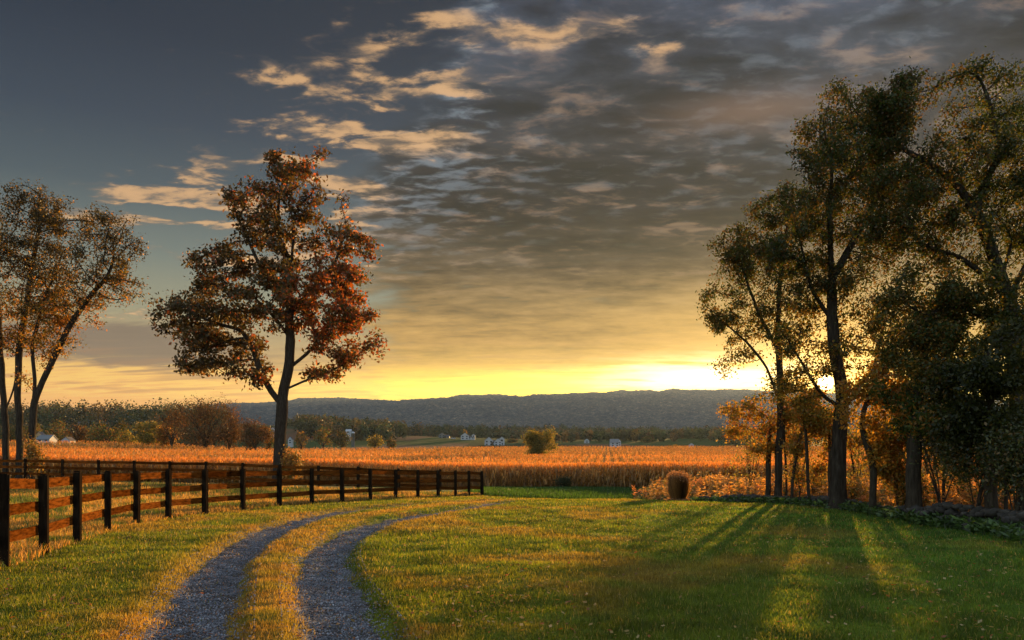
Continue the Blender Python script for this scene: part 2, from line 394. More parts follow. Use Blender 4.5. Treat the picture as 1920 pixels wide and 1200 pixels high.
MAT['glass'] = solid_mat('window glass', [(.3, (.02, .025, .035)), (.8, (.04, .05, .06))], 1, 2, .2, 0)
MAT['red'] = solid_mat('car paint', [(.3, (.35, .05, .03)), (.8, (.4, .07, .04))], 1, 2, .4, 0)

def ground_mat():
    m, N, L = new_mat('ground')
    a = N.new('ShaderNodeAttribute'); a.attribute_name = 'tint'
    n1 = tex_noise(N, L, 22, 6, .7); n2 = tex_noise(N, L, 1.3, 5, .6)
    c1 = cramp(N, L, n1, [(.28, (.35, .33, .3)), (.5, (.95, .95, .95)), (.75, (1.6, 1.5, 1.3))])
    c2 = cramp(N, L, n2, [(.3, (.75, .8, .75)), (.7, (1.25, 1.15, 1.1))])
    c = cmix(N, L, 1.0, a.outputs['Color'], c1, 'MULTIPLY'); c = cmix(N, L, 1.0, c, c2, 'MULTIPLY')
    b = N.new('ShaderNodeBsdfPrincipled'); b.inputs['Roughness'].default_value = .95; b.inputs['Specular IOR Level'].default_value = .1
    L.new(c, b.inputs['Base Color'])
    bn = N.new('ShaderNodeBump'); bn.inputs['Strength'].default_value = .8; bn.inputs['Distance'].default_value = .03
    L.new(n1, bn.inputs['Height']); L.new(bn.outputs[0], b.inputs['Normal'])
    o = N.new('ShaderNodeOutputMaterial'); L.new(b.outputs[0], o.inputs[0]); return m
MAT['ground'] = ground_mat()
def gravel_mat():
    m, N, L = new_mat('gravel')
    g = N.new('ShaderNodeNewGeometry')
    vo = N.new('ShaderNodeTexVoronoi'); vo.inputs['Scale'].default_value = 62; L.new(g.outputs['Position'], vo.inputs['Vector'])
    sep = N.new('ShaderNodeSeparateColor'); L.new(vo.outputs['Color'], sep.inputs[0])
    c = cramp(N, L, sep.outputs[0], [(0, (.045, .045, .05)), (.5, (.125, .124, .135)), (1, (.27, .268, .285))])
    n2 = tex_noise(N, L, 2.2, 5, .6)
    c = cmix(N, L, 1.0, c, cramp(N, L, n2, [(.38, (.62, .46, .34)), (.56, (1.15, 1.15, 1.18))]), 'MULTIPLY')
    b = N.new('ShaderNodeBsdfPrincipled'); b.inputs['Roughness'].default_value = .9; b.inputs['Specular IOR Level'].default_value = .2
    L.new(c, b.inputs['Base Color'])
    bn = N.new('ShaderNodeBump'); bn.inputs['Strength'].default_value = 1.0; bn.inputs['Distance'].default_value = .02; bn.invert = True
    L.new(vo.outputs['Distance'], bn.inputs['Height']); L.new(bn.outputs[0], b.inputs['Normal'])
    o = N.new('ShaderNodeOutputMaterial'); L.new(b.outputs[0], o.inputs[0]); return m
MAT['gravel'] = gravel_mat()

# ------------------------------------------------------------------ fence survey (post by post)
POSTS = [(8, 898, 1071), (81, 893, 1039), (143, 889, 1020), (201, 885, 996), (254, 882, 982), (312, 881, 972), (382, 881, 965), (454, 881, 958), (523, 882, 952),
         (584, 882, 947), (641, 882, 944), (694, 882, 940), (742, 883, 936), (784, 883, 934), (822, 883, 933), (855, 883, 931), (881, 883, 929), (897, 883, 929)]
PH = 1.40
fp = []
for x, t, b in POSTS:
    d = 1500 * PH / (b - t); fp.append([(x - 960) / 1500 * d, d])
fp = np.array(fp)
fp[1:-1] = (fp[:-2] + 4 * fp[1:-1] + fp[2:]) / 6
fp[-1] = (-1.75, 46.6)
fp = np.concatenate([[[-6.1, 7.4], [-6.95, 9.7]], fp])
corner = fp[-1]
back = [corner + np.array([-2.45 * i, 0]) for i in range(20)]
back = np.array([(p[0], 46.6 + 4.6 * sstep(0, 30, corner[0] - p[0])) for p in back])

# ------------------------------------------------------------------ ground sheet
def axis(dense_lo, dense_hi, step, far_lo, far_hi, growth=1.075):
    a = list(np.arange(dense_lo, dense_hi, step)); s = step; x = a[-1]
    while x < far_hi: s *= growth; x += s; a.append(x)
    s = step; x = a[0]; pre = []
    while x > far_lo: s *= growth; x -= s; pre.append(x)
    return np.array(pre[::-1] + a)
gx = axis(-11, 13, .13, -7000, 7000); gy = axis(4.5, 44, .15, -400, 12000, 1.06)
GX, GY = np.meshgrid(gx, gy); GZ = height(GX, GY)
CORN_EDGE = lambda X: np.interp(X, [-60, -42, -12, 5, 14, 24, 60], [66, 66, 78, 80, 70, 58, 52])   # the field's near margin
def dry_patch(X, Y):
    """where the turf is straw coloured"""
    d = np.stack([X.ravel(), Y.ravel()], -1)
    m = seg_dist(d, (TL[::4] + TR[np.linspace(0, len(TR) - 1, len(TL[::4])).astype(int)]) / 2).reshape(X.shape)
    strip = 1 - sstep(.3, .75, m)
    dl = seg_dist(d, TL[::4]).reshape(X.shape); left = (X < np.interp(Y, TL[:, 1], TL[:, 0]))
    verge = (1 - sstep(.4, 1.15, dl)) * left * .85
    n = fbm(X * .45, Y * .45, 4, 21)
    return np.clip(strip * (.5 + .5 * sstep(.35, .6, fbm(X * 1.5, Y * 1.5, 3, 22))) + verge * .8 + sstep(.52, .72, n) * np.interp(X, [-2, 3, 8], [.75, .6, .3]) * (1 - strip), 0, 1)
def turf(X, Y, fine=True):
    dp = dry_patch(X, Y)[..., None]; n = fbm(X * 2.1, Y * 2.1, 3, 33)[..., None]
    green = np.stack([np.interp(X, [1, 9], [.125, .085]), np.interp(X, [1, 9], [.155, .168]), np.interp(X, [0, 7], [.013, .018])], -1) * (.45 + 1.1 * n); straw = np.array([.32, .19, .038]) * (.75 + .5 * n)
    return green * (1 - dp) + straw * dp
inside = lambda X, Y: (X < np.interp(Y, fp[:, 1], fp[:, 0])) & (Y < 51.5) & (Y > 5)
col = turf(GX, GY)
pn = fbm(GX * .5, GY * .5, 4, 40)[..., None]
pad = np.array([.34, .19, .06]) * pn * 1.4 + np.array([.05, .08, .02]) * (1 - pn)
ins = inside(GX, GY)[..., None]; col = np.where(ins, pad, col)
far = (GY > 46)[..., None]; col = np.where(far & ~ins, np.array([.035, .065, .014]) * (.6 + .8 * pn), col)
cf = (GY > CORN_EDGE(GX))[..., None]; col = np.where(cf, np.array([.17, .10, .045]) * (.8 + .4 * pn), col)
beyond = (GY > 430)[..., None]; gr = fbm(GX * .006, GY * .012, 3, 50)[..., None]
col = np.where(beyond, np.where(gr > .52, np.array([.05, .075, .022]), np.where(gr > .42, np.array([.16, .085, .05]), np.array([.035, .05, .02]))), col)
wood = (GX > 11.6 + .0 * GY)[..., None] & (GY < 50)[..., None]; col = np.where(wood, np.array([.09, .055, .025]) * (.5 + pn), col)
nx, ny = len(gx), len(gy); idx = np.arange(nx * ny).reshape(ny, nx)
F = np.stack([idx[:-1, :-1], idx[:-1, 1:], idx[1:, 1:], idx[1:, :-1]], -1).reshape(-1, 4)
print('ground', len(F))
structure(mesh_np('ground', np.stack([GX, GY, GZ], -1), F, MAT['ground'], col.reshape(-1, 3), smooth=True))

# driveway: two worn gravel wheel tracks
def track(line, name):
    t = np.gradient(line, axis=0); t /= np.hypot(*t.T)[:, None]; nrm = np.stack([-t[:, 1], t[:, 0]], -1)
    s = np.cumsum(np.hypot(*np.diff(line, axis=0, prepend=line[:1]).T))
    s2 = np.arange(0, s[-1], .07); c = np.stack([np.interp(s2, s, line[:, k]) for k in (0, 1)], -1); nn = np.stack([np.interp(s2, s, nrm[:, k]) for k in (0, 1)], -1)
    K = 13; w = np.linspace(-1, 1, K)
    el = TW * (1.04 + .9 * (fbm(s2 * 1.3, s2 * 0, 4, 60) - .5)); er = TW * (1.04 + .9 * (fbm(s2 * 1.3, s2 * 0 + 50, 4, 61) - .5))
    off = np.where(w[None] < 0, w[None] * el[:, None], w[None] * er[:, None])
    P = c[:, None] + nn[:, None] * off[..., None]
    z = height(P[..., 0], P[..., 1]) + .014 + (fbm(P[..., 0] * 6, P[..., 1] * 6, 3, 62) - .5) * .02 * (1 - np.abs(w)); z[:, 0] -= .03; z[:, -1] -= .03
    V = np.concatenate([P, z[..., None]], -1); n = len(s2); ix = np.arange(n * K).reshape(n, K)
    return V.reshape(-1, 3), np.stack([ix[:-1, :-1], ix[:-1, 1:], ix[1:, 1:], ix[1:, :-1]], -1).reshape(-1, 4)
V1, F1 = track(TL, 'l'); V2, F2 = track(TR, 'r')
structure(mesh_np('driveway', np.concatenate([V1, V2]), np.concatenate([F1, F2 + len(V1)]), MAT['gravel'], smooth=True))
def spread(n, line, w):
    k = rng.random(n) ** 1.7 * (len(line) * .7); i = k.astype(int).clip(0, len(line) - 2); f = (k - i)[:, None]
    c = line[i] * (1 - f) + line[i + 1] * f; t = line[i + 1] - line[i]; t /= np.hypot(*t.T)[:, None]
    return c + np.stack([-t[:, 1], t[:, 0]], -1) * rng.normal(0, w, n)[:, None].clip(-.62, .62)
P = np.concatenate([spread(26000, TL, .3), spread(26000, TR, .3)]); n = len(P)
oc = np.array([(1, 0, 0), (0, 1, 0), (-1, 0, 0), (0, -1, 0), (0, 0, .7), (0, 0, -.7)], float); of = np.array([(0, 1, 4), (1, 2, 4), (2, 3, 4), (3, 0, 4), (1, 0, 5), (2, 1, 5), (3, 2, 5), (0, 3, 5)])
sz = rng.uniform(.006, .017, n)[:, None, None] * rng.uniform(.6, 1.3, (n, 6, 1)); an = rng.uniform(0, 6.28, n)
O = oc[None] * sz; O = np.stack([O[..., 0] * np.cos(an)[:, None] - O[..., 1] * np.sin(an)[:, None], O[..., 0] * np.sin(an)[:, None] + O[..., 1] * np.cos(an)[:, None], O[..., 2]], -1)
V = O + np.concatenate([P, (height(P[:, 0], P[:, 1]) + .022)[:, None]], 1)[:, None]
tc_ = np.repeat(rng.uniform(.4, 1.9, (n, 1)) * np.where(rng.random((n, 1)) < .12, np.array([[1.5, .8, .5]]), np.array([[.98, 1, 1.06]])), 6, 0)
tag(mesh_np('loose_gravel', V, (of[None] + np.arange(n)[:, None, None] * 6).reshape(-1, 3), MAT['pebble'], tc_), 'loose grey stones scattered over both wheel tracks', 'gravel', kind='stuff')

# ------------------------------------------------------------------ turf blades
def blades(name, P, hgt, wid, colr, label, cat, lean=.6, mat='grass', seg2=True):
    n = len(P); a = rng.uniform(0, 6.28, n); dx, dy = np.cos(a), np.sin(a); la = rng.uniform(0, 6.28, n); le = rng.uniform(.1, 1, n) * lean
    b = np.concatenate([P, (height(P[:, 0], P[:, 1]) - .008)[:, None]], 1)
    w = (wid / 2)[:, None]; d = np.stack([dx, dy, 0 * dx], -1) * w
    ld = np.stack([np.cos(la), np.sin(la), 0 * la], -1)
    up = np.array([0, 0, 1.0])
    m = b + up * (hgt * .62)[:, None] + ld * (hgt * le * .35)[:, None]
    t = b + up * (hgt * np.sqrt(1 - .5 * le ** 2))[:, None] + ld * (hgt * le)[:, None]
    V = np.stack([b - d, b + d, m + d * .8, t, m - d * .8], 1)
    i = np.arange(n)[:, None] * 5
    F = np.concatenate([i + np.array([[0, 1, 2, 4]])], 0)
    F3 = i + np.array([[4, 2, 3, 3]])
    # quads plus tip triangles as two loops of 3
    V2 = np.stack([b - d, b + d, m + d * .8, m - d * .8, m - d * .8, m + d * .8, t, t], 1)
    return tag(mesh_np(name, np.stack([b - d, b + d, t + d * .12, t - d * .12], 1) if not seg2 else V[:, [0, 1, 2, 4, 3]],
                       (np.arange(n)[:, None] * 4 + np.array([[0, 1, 2, 3]])) if not seg2 else np.concatenate([np.stack([i[:, 0], i[:, 0] + 1, i[:, 0] + 2], -1), np.stack([i[:, 0], i[:, 0] + 2, i[:, 0] + 3], -1), np.stack([i[:, 0] + 3, i[:, 0] + 2, i[:, 0] + 4], -1)]),
                       MAT[mat], np.repeat(colr, 4 if not seg2 else 5, 0)), label, cat, kind='stuff')
def frustum_pts(n, d0, d1, lat=.72, p=0):
    u = rng.random(n); d = d0 * (d1 / d0) ** u
    return np.stack([rng.uniform(-lat, lat, n) * d, d], -1)
P = frustum_pts(620000, 6.0, 48)
wall_line = np.array([wp(1310, 0, 40)[:2], wp(1330, 0, 37.5)[:2], wp(1450, 0, 33)[:2], wp(1572, 0, 28.6)[:2], wp(1700, 0, 23.5)[:2], wp(1800, 0, 20)[:2], wp(1920, 0, 17.2)[:2], (10.4, 13)])
td = track_d(P); xl = np.interp(P[:, 1], TL[:, 1], TL[:, 0])
keep = (td > TW + (rng.normal(0, .06, len(P))) + .34 * (fbm(P[:, 0] * 2.2, P[:, 1] * 2.2, 3, 66) - .5)) | (rng.random(len(P)) < .035)
wx = np.interp(P[:, 1], wall_line[::-1, 1], wall_line[::-1, 0])
keep &= (P[:, 0] < wx + .3)
P = P[keep]; td = td[keep]
c = turf(P[:, 0], P[:, 1]); ins = inside(P[:, 0], P[:, 1])
hn = fbm(P[:, 0] * 1.6, P[:, 1] * 1.6, 3, 70); d = P[:, 1]
hg = (.022 + .042 * hn) * rng.uniform(.6, 1.5, len(P)) * (1 + .012 * d)
pm = fbm(P[:, 0] * .8, P[:, 1] * .8, 3, 41)
c = np.where(ins[:, None], np.where((pm > .47)[:, None], np.array([.42, .24, .07]), np.array([.10, .13, .025])), c); hg = np.where(ins, hg * 2.4, hg)
rnd = rng.random(len(P)); c = c * rng.uniform(.55, 1.5, (len(P), 1)); c = np.where((rnd < .07)[:, None] & ~ins[:, None], np.array([.45, .33, .10]), c)
blades('lawn_grass', P, hg, (.0035 + .00062 * d) * rng.uniform(.7, 1.4, len(P)), c, 'short lawn grass, green with straw coloured patches', 'grass', seg2=False)
print('blades', len(P))
# fallen leaves on the lawn
P = frustum_pts(9000, 6.5, 38); P = P[(P[:, 0] > -9) & (P[:, 0] < np.interp(P[:, 1], wall_line[::-1, 1], wall_line[::-1, 0]))]; n = len(P)
P = P[(rng.random(n) < .12 + .65 * (fbm(P[:, 0] * .4, P[:, 1] * .4, 3, 80) > .5))]; n = len(P)
a = rng.uniform(0, 6.28, n); tl = rng.uniform(-.5, .5, (n, 2)); s = rng.uniform(.012, .03, n) * (1 + .02 * P[:, 1])
base = np.array([(1, 0), (0, .62), (-1, 0), (0, -.62)])
X = base[None, :, 0] * np.cos(a)[:, None] - base[None, :, 1] * np.sin(a)[:, None]; Y = base[None, :, 0] * np.sin(a)[:, None] + base[None, :, 1] * np.cos(a)[:, None]
X *= s[:, None]; Y *= s[:, None]; Z = X * tl[:, :1] + Y * tl[:, 1:]
V = np.stack([X + P[:, :1], Y + P[:, 1:], Z + (height(P[:, 0], P[:, 1]) + .045)[:, None]], -1)
pal = np.array([(.42, .28, .10), (.35, .12, .03), (.30, .20, .06), (.5, .38, .18), (.22, .11, .05)])
tag(mesh_np('fallen_leaves', V, np.arange(n * 4).reshape(-1, 4), MAT['leaf'], np.repeat(pal[rng.integers(0, 5, n)], 4, 0)), 'dry fallen leaves strewn over the lawn', 'leaves', kind='stuff')
# taller dry grass at the foot of the fence and in the paddock
k = rng.integers(0, len(fp) - 1, 26000); f = rng.random(26000)[:, None]
P = fp[k] * (1 - f) + fp[k + 1] * f; P = P + np.stack([-np.abs(rng.normal(0, .55, len(P))) + .04, rng.normal(0, .1, len(P))], -1)
n = len(P); c = np.array([.44, .24, .08]) * rng.uniform(.5, 1.4, (n, 1)); g = rng.random(n) < .3; c[g] = np.array([.07, .11, .025])
tall = fbm(P[:, 0] * 1.2, P[:, 1] * 1.2, 3, 90); near = P[:, 1] < 19
blades('fence_grass', P, (.05 + .26 * tall ** 2) * rng.uniform(.5, 1.4, n), (.005 + .0005 * P[:, 1]), c, 'straw coloured tufts along the foot of the board fence', 'grass', lean=.7)
# rough strip beyond the drive
P = np.stack([rng.uniform(-3, 24, 60000), rng.uniform(43, 82, 60000)], -1); P = P[(P[:, 1] < CORN_EDGE(P[:, 0]) + 1) & (P[:, 0] > np.interp(P[:, 1], [43, 46.6, 51, 82], [0, -1.6, -14, -14])) & (track_d(P) > .5)]; n = len(P)
blades('rough_grass', P, rng.uniform(.12, .38, n), .03 + .02 * rng.random(n), np.array([.045, .10, .02]) * rng.uniform(.5, 1.4, (n, 1)), 'rough green grass strip between drive and corn', 'grass', lean=.5)

# ------------------------------------------------------------------ corn
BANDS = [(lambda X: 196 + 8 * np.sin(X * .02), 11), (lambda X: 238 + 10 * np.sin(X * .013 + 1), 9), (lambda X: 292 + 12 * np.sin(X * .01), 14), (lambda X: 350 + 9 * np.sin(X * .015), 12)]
def corn_pts(n, d0, d1, lat=.74):
    u = rng.random(n); d = np.sqrt(d0 * d0 + (d1 * d1 - d0 * d0) * u)
    return np.stack([rng.uniform(-lat, lat, n) * d, d], -1)
def corn_patch(P, nl, ls, lod):
    n = len(P); X, Y = P[:, 0], P[:, 1]; g = height(X, Y)
    H = (1.95 + .5 * fbm(X * .06, Y * .06, 3, 101)) * rng.uniform(.85, 1.12, n)
    Vs = []; Cs = []; wb = np.zeros(n)
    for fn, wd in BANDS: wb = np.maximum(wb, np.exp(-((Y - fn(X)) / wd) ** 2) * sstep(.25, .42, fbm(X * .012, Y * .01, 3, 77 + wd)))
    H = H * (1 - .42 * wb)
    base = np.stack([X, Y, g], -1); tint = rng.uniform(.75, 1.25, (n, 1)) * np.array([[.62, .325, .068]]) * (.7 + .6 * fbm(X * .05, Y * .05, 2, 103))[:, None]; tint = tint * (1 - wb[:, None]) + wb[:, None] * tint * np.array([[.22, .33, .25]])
    w = .018 * ls; a = rng.uniform(0, 6.28, n); dx = np.stack([np.cos(a), np.sin(a), 0 * a], -1) * w
    lean = rng.normal(0, .09, (n, 2)); top = base + np.stack([lean[:, 0] * H, lean[:, 1] * H, H], -1)
    Vs.append(np.stack([base - dx, base + dx, top + dx * .5, top - dx * .5], 1)); Cs.append(np.repeat(tint * .6, 4, 0))
    # tassel
    for q in range(2 if lod else 3):
        a2 = rng.uniform(0, 6.28, n); o = np.stack([np.cos(a2), np.sin(a2), 0 * a2], -1)
        t2 = top + o * rng.uniform(.03, .16, (n, 1)) * ls ** .4 + np.array([0, 0, 1.]) * rng.uniform(.18, .34, (n, 1)); dd = np.stack([-o[:, 1], o[:, 0], 0 * a2], -1) * .014 * ls
        Vs.append(np.stack([top - dd, top + dd, t2 + dd, t2 - dd], 1)); Cs.append(np.repeat(tint * np.array([1.05, .8, .65]), 4, 0))
    for q in range(nl):
        f = (q + rng.random(n)) / nl * .8 + .15
        p = base + (top - base) * f[:, None]; a2 = rng.uniform(0, 6.28, n); o = np.stack([np.cos(a2), np.sin(a2), 0 * a2], -1)
        s = np.stack([-o[:, 1], o[:, 0], rng.uniform(-.6, .6, n)], -1) * (.035 * ls * rng.uniform(.7, 1.3, n))[:, None]
        ln = rng.uniform(.3, .6, (n, 1)) * ls ** .35; m = p + o * ln * .5 + np.array([0, 0, 1.]) * rng.uniform(.02, .28, (n, 1))
        e = p + o * ln * rng.uniform(.7, 1.1, (n, 1)) - np.array([0, 0, 1.]) * rng.uniform(.0, .5, (n, 1))
        c = tint * rng.uniform(.3, 1.55, (n, 1)) * (.6 + .5 * f[:, None])
        if lod: Vs.append(np.stack([p - s, m + s, e, m - s], 1)); Cs.append(np.repeat(c, 4, 0))
        else:
            Vs.append(np.stack([p - s * .5, p + s * .5, m + s, m - s], 1)); Cs.append(np.repeat(c, 4, 0))
            Vs.append(np.stack([m - s, m + s, e + s * .2, e - s * .2], 1)); Cs.append(np.repeat(c * .95, 4, 0))
    return np.concatenate([v.reshape(-1, 3) for v in Vs]), np.concatenate(Cs)
Vc, Cc = [], []
for n, d0, d1, nl, ls, lod in ((30000, 50, 105, 8, 1.15, 0), (30000, 105, 200, 8, 1.7, 1), (34000, 200, 430, 7, 2.8, 1)):
    P = corn_pts(n, d0, d1)
    if d0 > 100: P[:, 0] = np.round((P[:, 0] - .12 * P[:, 1]) / 1.6) * 1.6 + .12 * P[:, 1] + rng.normal(0, .16, n)
    if d0 < 100:                                        # rows
        row = np.round((P[:, 1] + P[:, 0] * .25) / .78) * .78; P[:, 1] = row - P[:, 0] * .25 + rng.normal(0, .04, n)
        extra = np.stack([rng.uniform(-60, 40, 9000), rng.uniform(0, 5, 9000)], -1); extra[:, 1] += CORN_EDGE(extra[:, 0]); P = np.concatenate([P, extra])
    k = P[:, 1] > CORN_EDGE(P[:, 0])
    k &= ~(np.hypot(P[:, 0] - 7.1, P[:, 1] - 203) < 6)
    k &= P[:, 1] < np.interp(P[:, 0], [-200, -90, -50, 0], [262, 275, 360, 430])
    v, c = corn_patch(P[k], nl, ls, lod); Vc.append(v); Cc.append(c)
V = np.concatenate(Vc); tag(mesh_np('corn_field', V, np.arange(len(V)).reshape(-1, 4), MAT['corn'], np.concatenate(Cc)), 'ripe golden corn standing across the whole valley field', 'corn', kind='stuff')
print('corn quads', len(V) // 4)

# tall golden weeds before the corn and behind the stone wall
def sprigs(P, hgt, colr, ls, dens):
    n = len(P); Vs, Cs = [], []
    base = np.stack([P[:, 0], P[:, 1], height(P[:, 0], P[:, 1])], -1)
    ln = rng.normal(0, .12, (n, 2)) * hgt[:, None]; top = base + np.stack([ln[:, 0], ln[:, 1], hgt], -1)
    a = rng.uniform(0, 6.28, n); d = np.stack([np.cos(a), np.sin(a), 0 * a], -1) * .010 * ls
    Vs.append(np.stack([base - d, base + d, top + d * .5, top - d * .5], 1)); Cs.append(np.repeat(colr * .6, 4, 0))
    for q in range(dens):
        f = rng.uniform(.25, 1.05, n) ** .7; p = base + (top - base) * f[:, None]; o = rng.normal(0, 1, (n, 3)); o /= np.linalg.norm(o, axis=1)[:, None]; o[:, 2] = np.abs(o[:, 2]) * .6
        s = np.cross(o, rng.normal(0, 1, (n, 3))); s /= np.linalg.norm(s, axis=1)[:, None]; s *= .016 * ls; L_ = rng.uniform(.06, .2, (n, 1)) * ls ** .5
        Vs.append(np.stack([p, p + o * L_ * .5 + s, p + o * L_, p + o * L_ * .5 - s], 1)); Cs.append(np.repeat(colr * rng.uniform(.6, 1.4, (n, 1)), 4, 0))
    V = np.concatenate([v.reshape(-1, 3) for v in Vs]); return V, np.concatenate(Cs)
P = np.stack([rng.uniform(4, 42, 30000), rng.uniform(16, 72, 30000)], -1)
k = (P[:, 1] < CORN_EDGE(P[:, 0]) + 1) & (P[:, 0] > np.interp(P[:, 1], [14, 17.2, 20, 23.5, 28.6, 33, 37.5, 41, 50, 60, 72], [12, 12.2, 12.2, 12.4, 12.6, 11.8, 9.8, 6.4, 7.5, 12, 14]) + np.abs(rng.normal(0, 1.6, len(P))) * (P[:, 1] > 36)) & (P[:, 0] < P[:, 1] * .78 + 3)
k &= rng.random(len(P)) < .12 + 1.1 * sstep(.42, .58, fbm(P[:, 0] * .35, P[:, 1] * .35, 3, 120))
P = P[k]; n = len(P); colr = np.array([.56, .30, .075]) * rng.uniform(.6, 1.3, (n, 1)); g = rng.random(n) < .2; colr[g] = (.16, .15, .035); r_ = rng.random(n) < .15; colr[r_] = (.42, .17, .05)
V, Cw = sprigs(P, rng.uniform(.45, 1.25, n) * sstep(4, 11, P[:, 0]) ** .5 * (.5 + 1.0 * fbm(P[:, 0] * .5, P[:, 1] * .5, 2, 121)), colr, 2.2, 16)
tag(mesh_np('golden_weeds', V, np.arange(len(V)).reshape(-1, 4), MAT['corn'], Cw), 'tall seeding weeds glowing gold before the corn and behind the wall', 'weeds', kind='stuff')
print('weeds', n)
# leafy ground cover against the wall
k = rng.integers(0, len(wall_line) - 1, 2600); f = rng.random(2600)[:, None]; P = wall_line[k] * (1 - f) + wall_line[k + 1] * f; P = P + np.stack([-np.abs(rng.normal(0, .45, 2600)) + .2, rng.normal(0, .2, 2600)], -1)
n = len(P); V, Cw = sprigs(P, rng.uniform(.06, .26, n), np.array([.06, .105, .025]) * rng.uniform(.5, 1.6, (n, 1)), 2.2, 8)
tag(mesh_np('ground_ivy', V, np.arange(len(V)).reshape(-1, 4), MAT['needle'], Cw), 'low green leafy growth along the foot of the stone wall', 'undergrowth', kind='stuff')

# ------------------------------------------------------------------ fences
def fence(pts, label, ext):
    t = thing('board_fence', (*pts[0], hz(*pts[0])), label, 'fence'); org = np.array([*pts[0], hz(*pts[0])])
    zs = [hz(*p) for p in pts]
    def rel(m_):
        m_.v = [v - org for v in m_.v]; return m_
    side = []
    for i, p in enumerate(pts):
        a = pts[max(i - 1, 0)]; b = pts[min(i + 1, len(pts) - 1)]; d = (b - a) / np.hypot(*(b - a)); rz = math.atan2(d[1], d[0])
        side.append((d, rz)); m = MB(); h = PH + rng.uniform(-.02, .03); s_ = .066 * rng.uniform(.95, 1.08)
        m.quad_box(np.array([*p, zs[i] + h / 2 - .08]), (s_, s_, h / 2 + .08), rz + rng.normal(0, .07), tilt=0, jit=.012)
        # chamfered head
        c = np.array([*p, zs[i] + h]); pr = MB(); pr.quad_box(c + (0, 0, .012), (s_ * .8, s_ * .8, .014), rz, jit=.004); m.poly(pr.v, pr.f)
        rel(m).build('post', MAT['post'], t)
    for i in range(len(pts) - 1):
        a, b = pts[i], pts[i + 1]; d = (b - a) / np.hypot(*(b - a)); nrm = np.array([-d[1], d[0]]) * ext
        for z0 in (1.27, .86, .45):
            m = MB(); j = rng.uniform(-.02, .02, 2); o = nrm * (.085 + rng.uniform(0, .006)); e = d * .075
            A = np.array([*(a + o - e), zs[i] + z0 + j[0]]); B = np.array([*(b + o + e * rng.uniform(-.6, .7)), zs[i + 1] + z0 + j[1]])
            hh, tk = .085 * rng.uniform(.95, 1.05), .014; w = np.array([*(nrm * tk), 0]); u = np.array([0, 0, hh]); v = []; n_ = 6
            sag = rng.uniform(-.012, .012); bow = rng.uniform(-.012, .012)
            for q in range(n_):
                f = q / (n_ - 1); p = A * (1 - f) + B * f + np.array([*(nrm * bow), sag]) * math.sin(math.pi * f)
                v += [p - w - u, p + w - u, p + w + u + (0, 0, rng.uniform(-.003, .003)), p - w + u]
            fs = []
            for q in range(n_ - 1):
                b0 = q * 4
                for k_ in range(4): fs.append((b0 + k_, b0 + (k_ + 1) % 4, b0 + 4 + (k_ + 1) % 4, b0 + 4 + k_))
            fs += [(3, 2, 1, 0), tuple(n_ * 4 - 4 + k_ for k_ in range(4))]
            m.poly(v, fs, col=tuple(np.array([1, 1, 1]) * rng.uniform(.55, 1.5))); rel(m).build('rail', MAT['board'], t, colors=True)
    return t
fence(fp, 'dark three board fence curving away beside the gravel drive', 1)
fence(back[1:], 'far dark board fence running straight along the corn behind the paddock', -1)

# ------------------------------------------------------------------ trees
def colonize(root, guide, att, D=.4, di=3.0, dk=.7, iters=140, up=.1):
    """grow limbs towards a cloud of points: nodes and parents"""
    nodes = [np.array(root, float)]; par = [-1]
    def grow_line(start, pts):
        cur = start
        for p in pts:
            p = np.array(p, float); d = p - nodes[cur]; L_ = np.linalg.norm(d); k = max(1, int(round(L_ / D))); s0 = nodes[cur].copy()
            for i in range(1, k + 1):
                q = s0 + d * i / k + (rng.normal(0, D * .07, 3) if i < k else 0)
                nodes.append(q); par.append(cur); cur = len(nodes) - 1
        return cur
    for g in guide:
        st, pts = g
        if st is None: s = 0
        else: s = int(np.argmin(np.linalg.norm(np.array(nodes) - np.array(st), axis=1)))
        grow_line(s, pts)
    nd = np.array(nodes); att = np.array(att)
    dist = np.full(len(att), 1e9); near = np.zeros(len(att), int)
    def upd(i0):
        new = nd[i0:]
        for a in range(0, len(new), 256):
            blk = new[a:a + 256]; d = np.linalg.norm(att[:, None] - blk[None], axis=2); m = d.min(1); k = d.argmin(1)
            b = m < dist; dist[b] = m[b]; near[b] = k[b] + i0 + a
    upd(0); alive = dist > dk; par = list(par); kids = {}
    for it in range(iters):
        lim = di if it > 4 else 1e9
        sel = alive & (dist < max(lim, np.min(dist[alive]) + D) if alive.any() else False)
        if not alive.any(): break
        idx = np.nonzero(sel)[0]; dirs = att[idx] - nd[near[idx]]; dirs /= np.linalg.norm(dirs, axis=1)[:, None]
        acc = np.zeros((len(nd), 3)); np.add.at(acc, near[idx], dirs); who = np.unique(near[idx])
        v = acc[who]; l = np.linalg.norm(v, axis=1); ok = l > 1e-3; who, v, l = who[ok], v[ok], l[ok]; v /= l[:, None]
        pd = np.array([nd[w] - nd[par[w]] if par[w] >= 0 else np.array([0, 0, D]) for w in who]); pd /= np.linalg.norm(pd, axis=1)[:, None] + 1e-9
        v = v + pd * .35 + rng.normal(0, .16, v.shape) + np.array([0, 0, up]); v /= np.linalg.norm(v, axis=1)[:, None]
        new = nd[who] + v * D; keep = []
        for j, w in enumerate(who):
            ks = kids.setdefault(w, [])
            if any(np.linalg.norm(new[j] - nd[c_]) < D * .35 for c_ in ks) or len(ks) > 3: alive[idx[near[idx] == w]] &= (rng.random((near[idx] == w).sum()) > .5); continue
            keep.append(j)
        if not keep: continue
        i0 = len(nd); nd = np.concatenate([nd, new[keep]])
        for q, j in enumerate(keep): par.append(int(who[j])); kids[who[j]].append(i0 + q)
        upd(i0); alive &= dist > dk
    return nd, np.array(par)
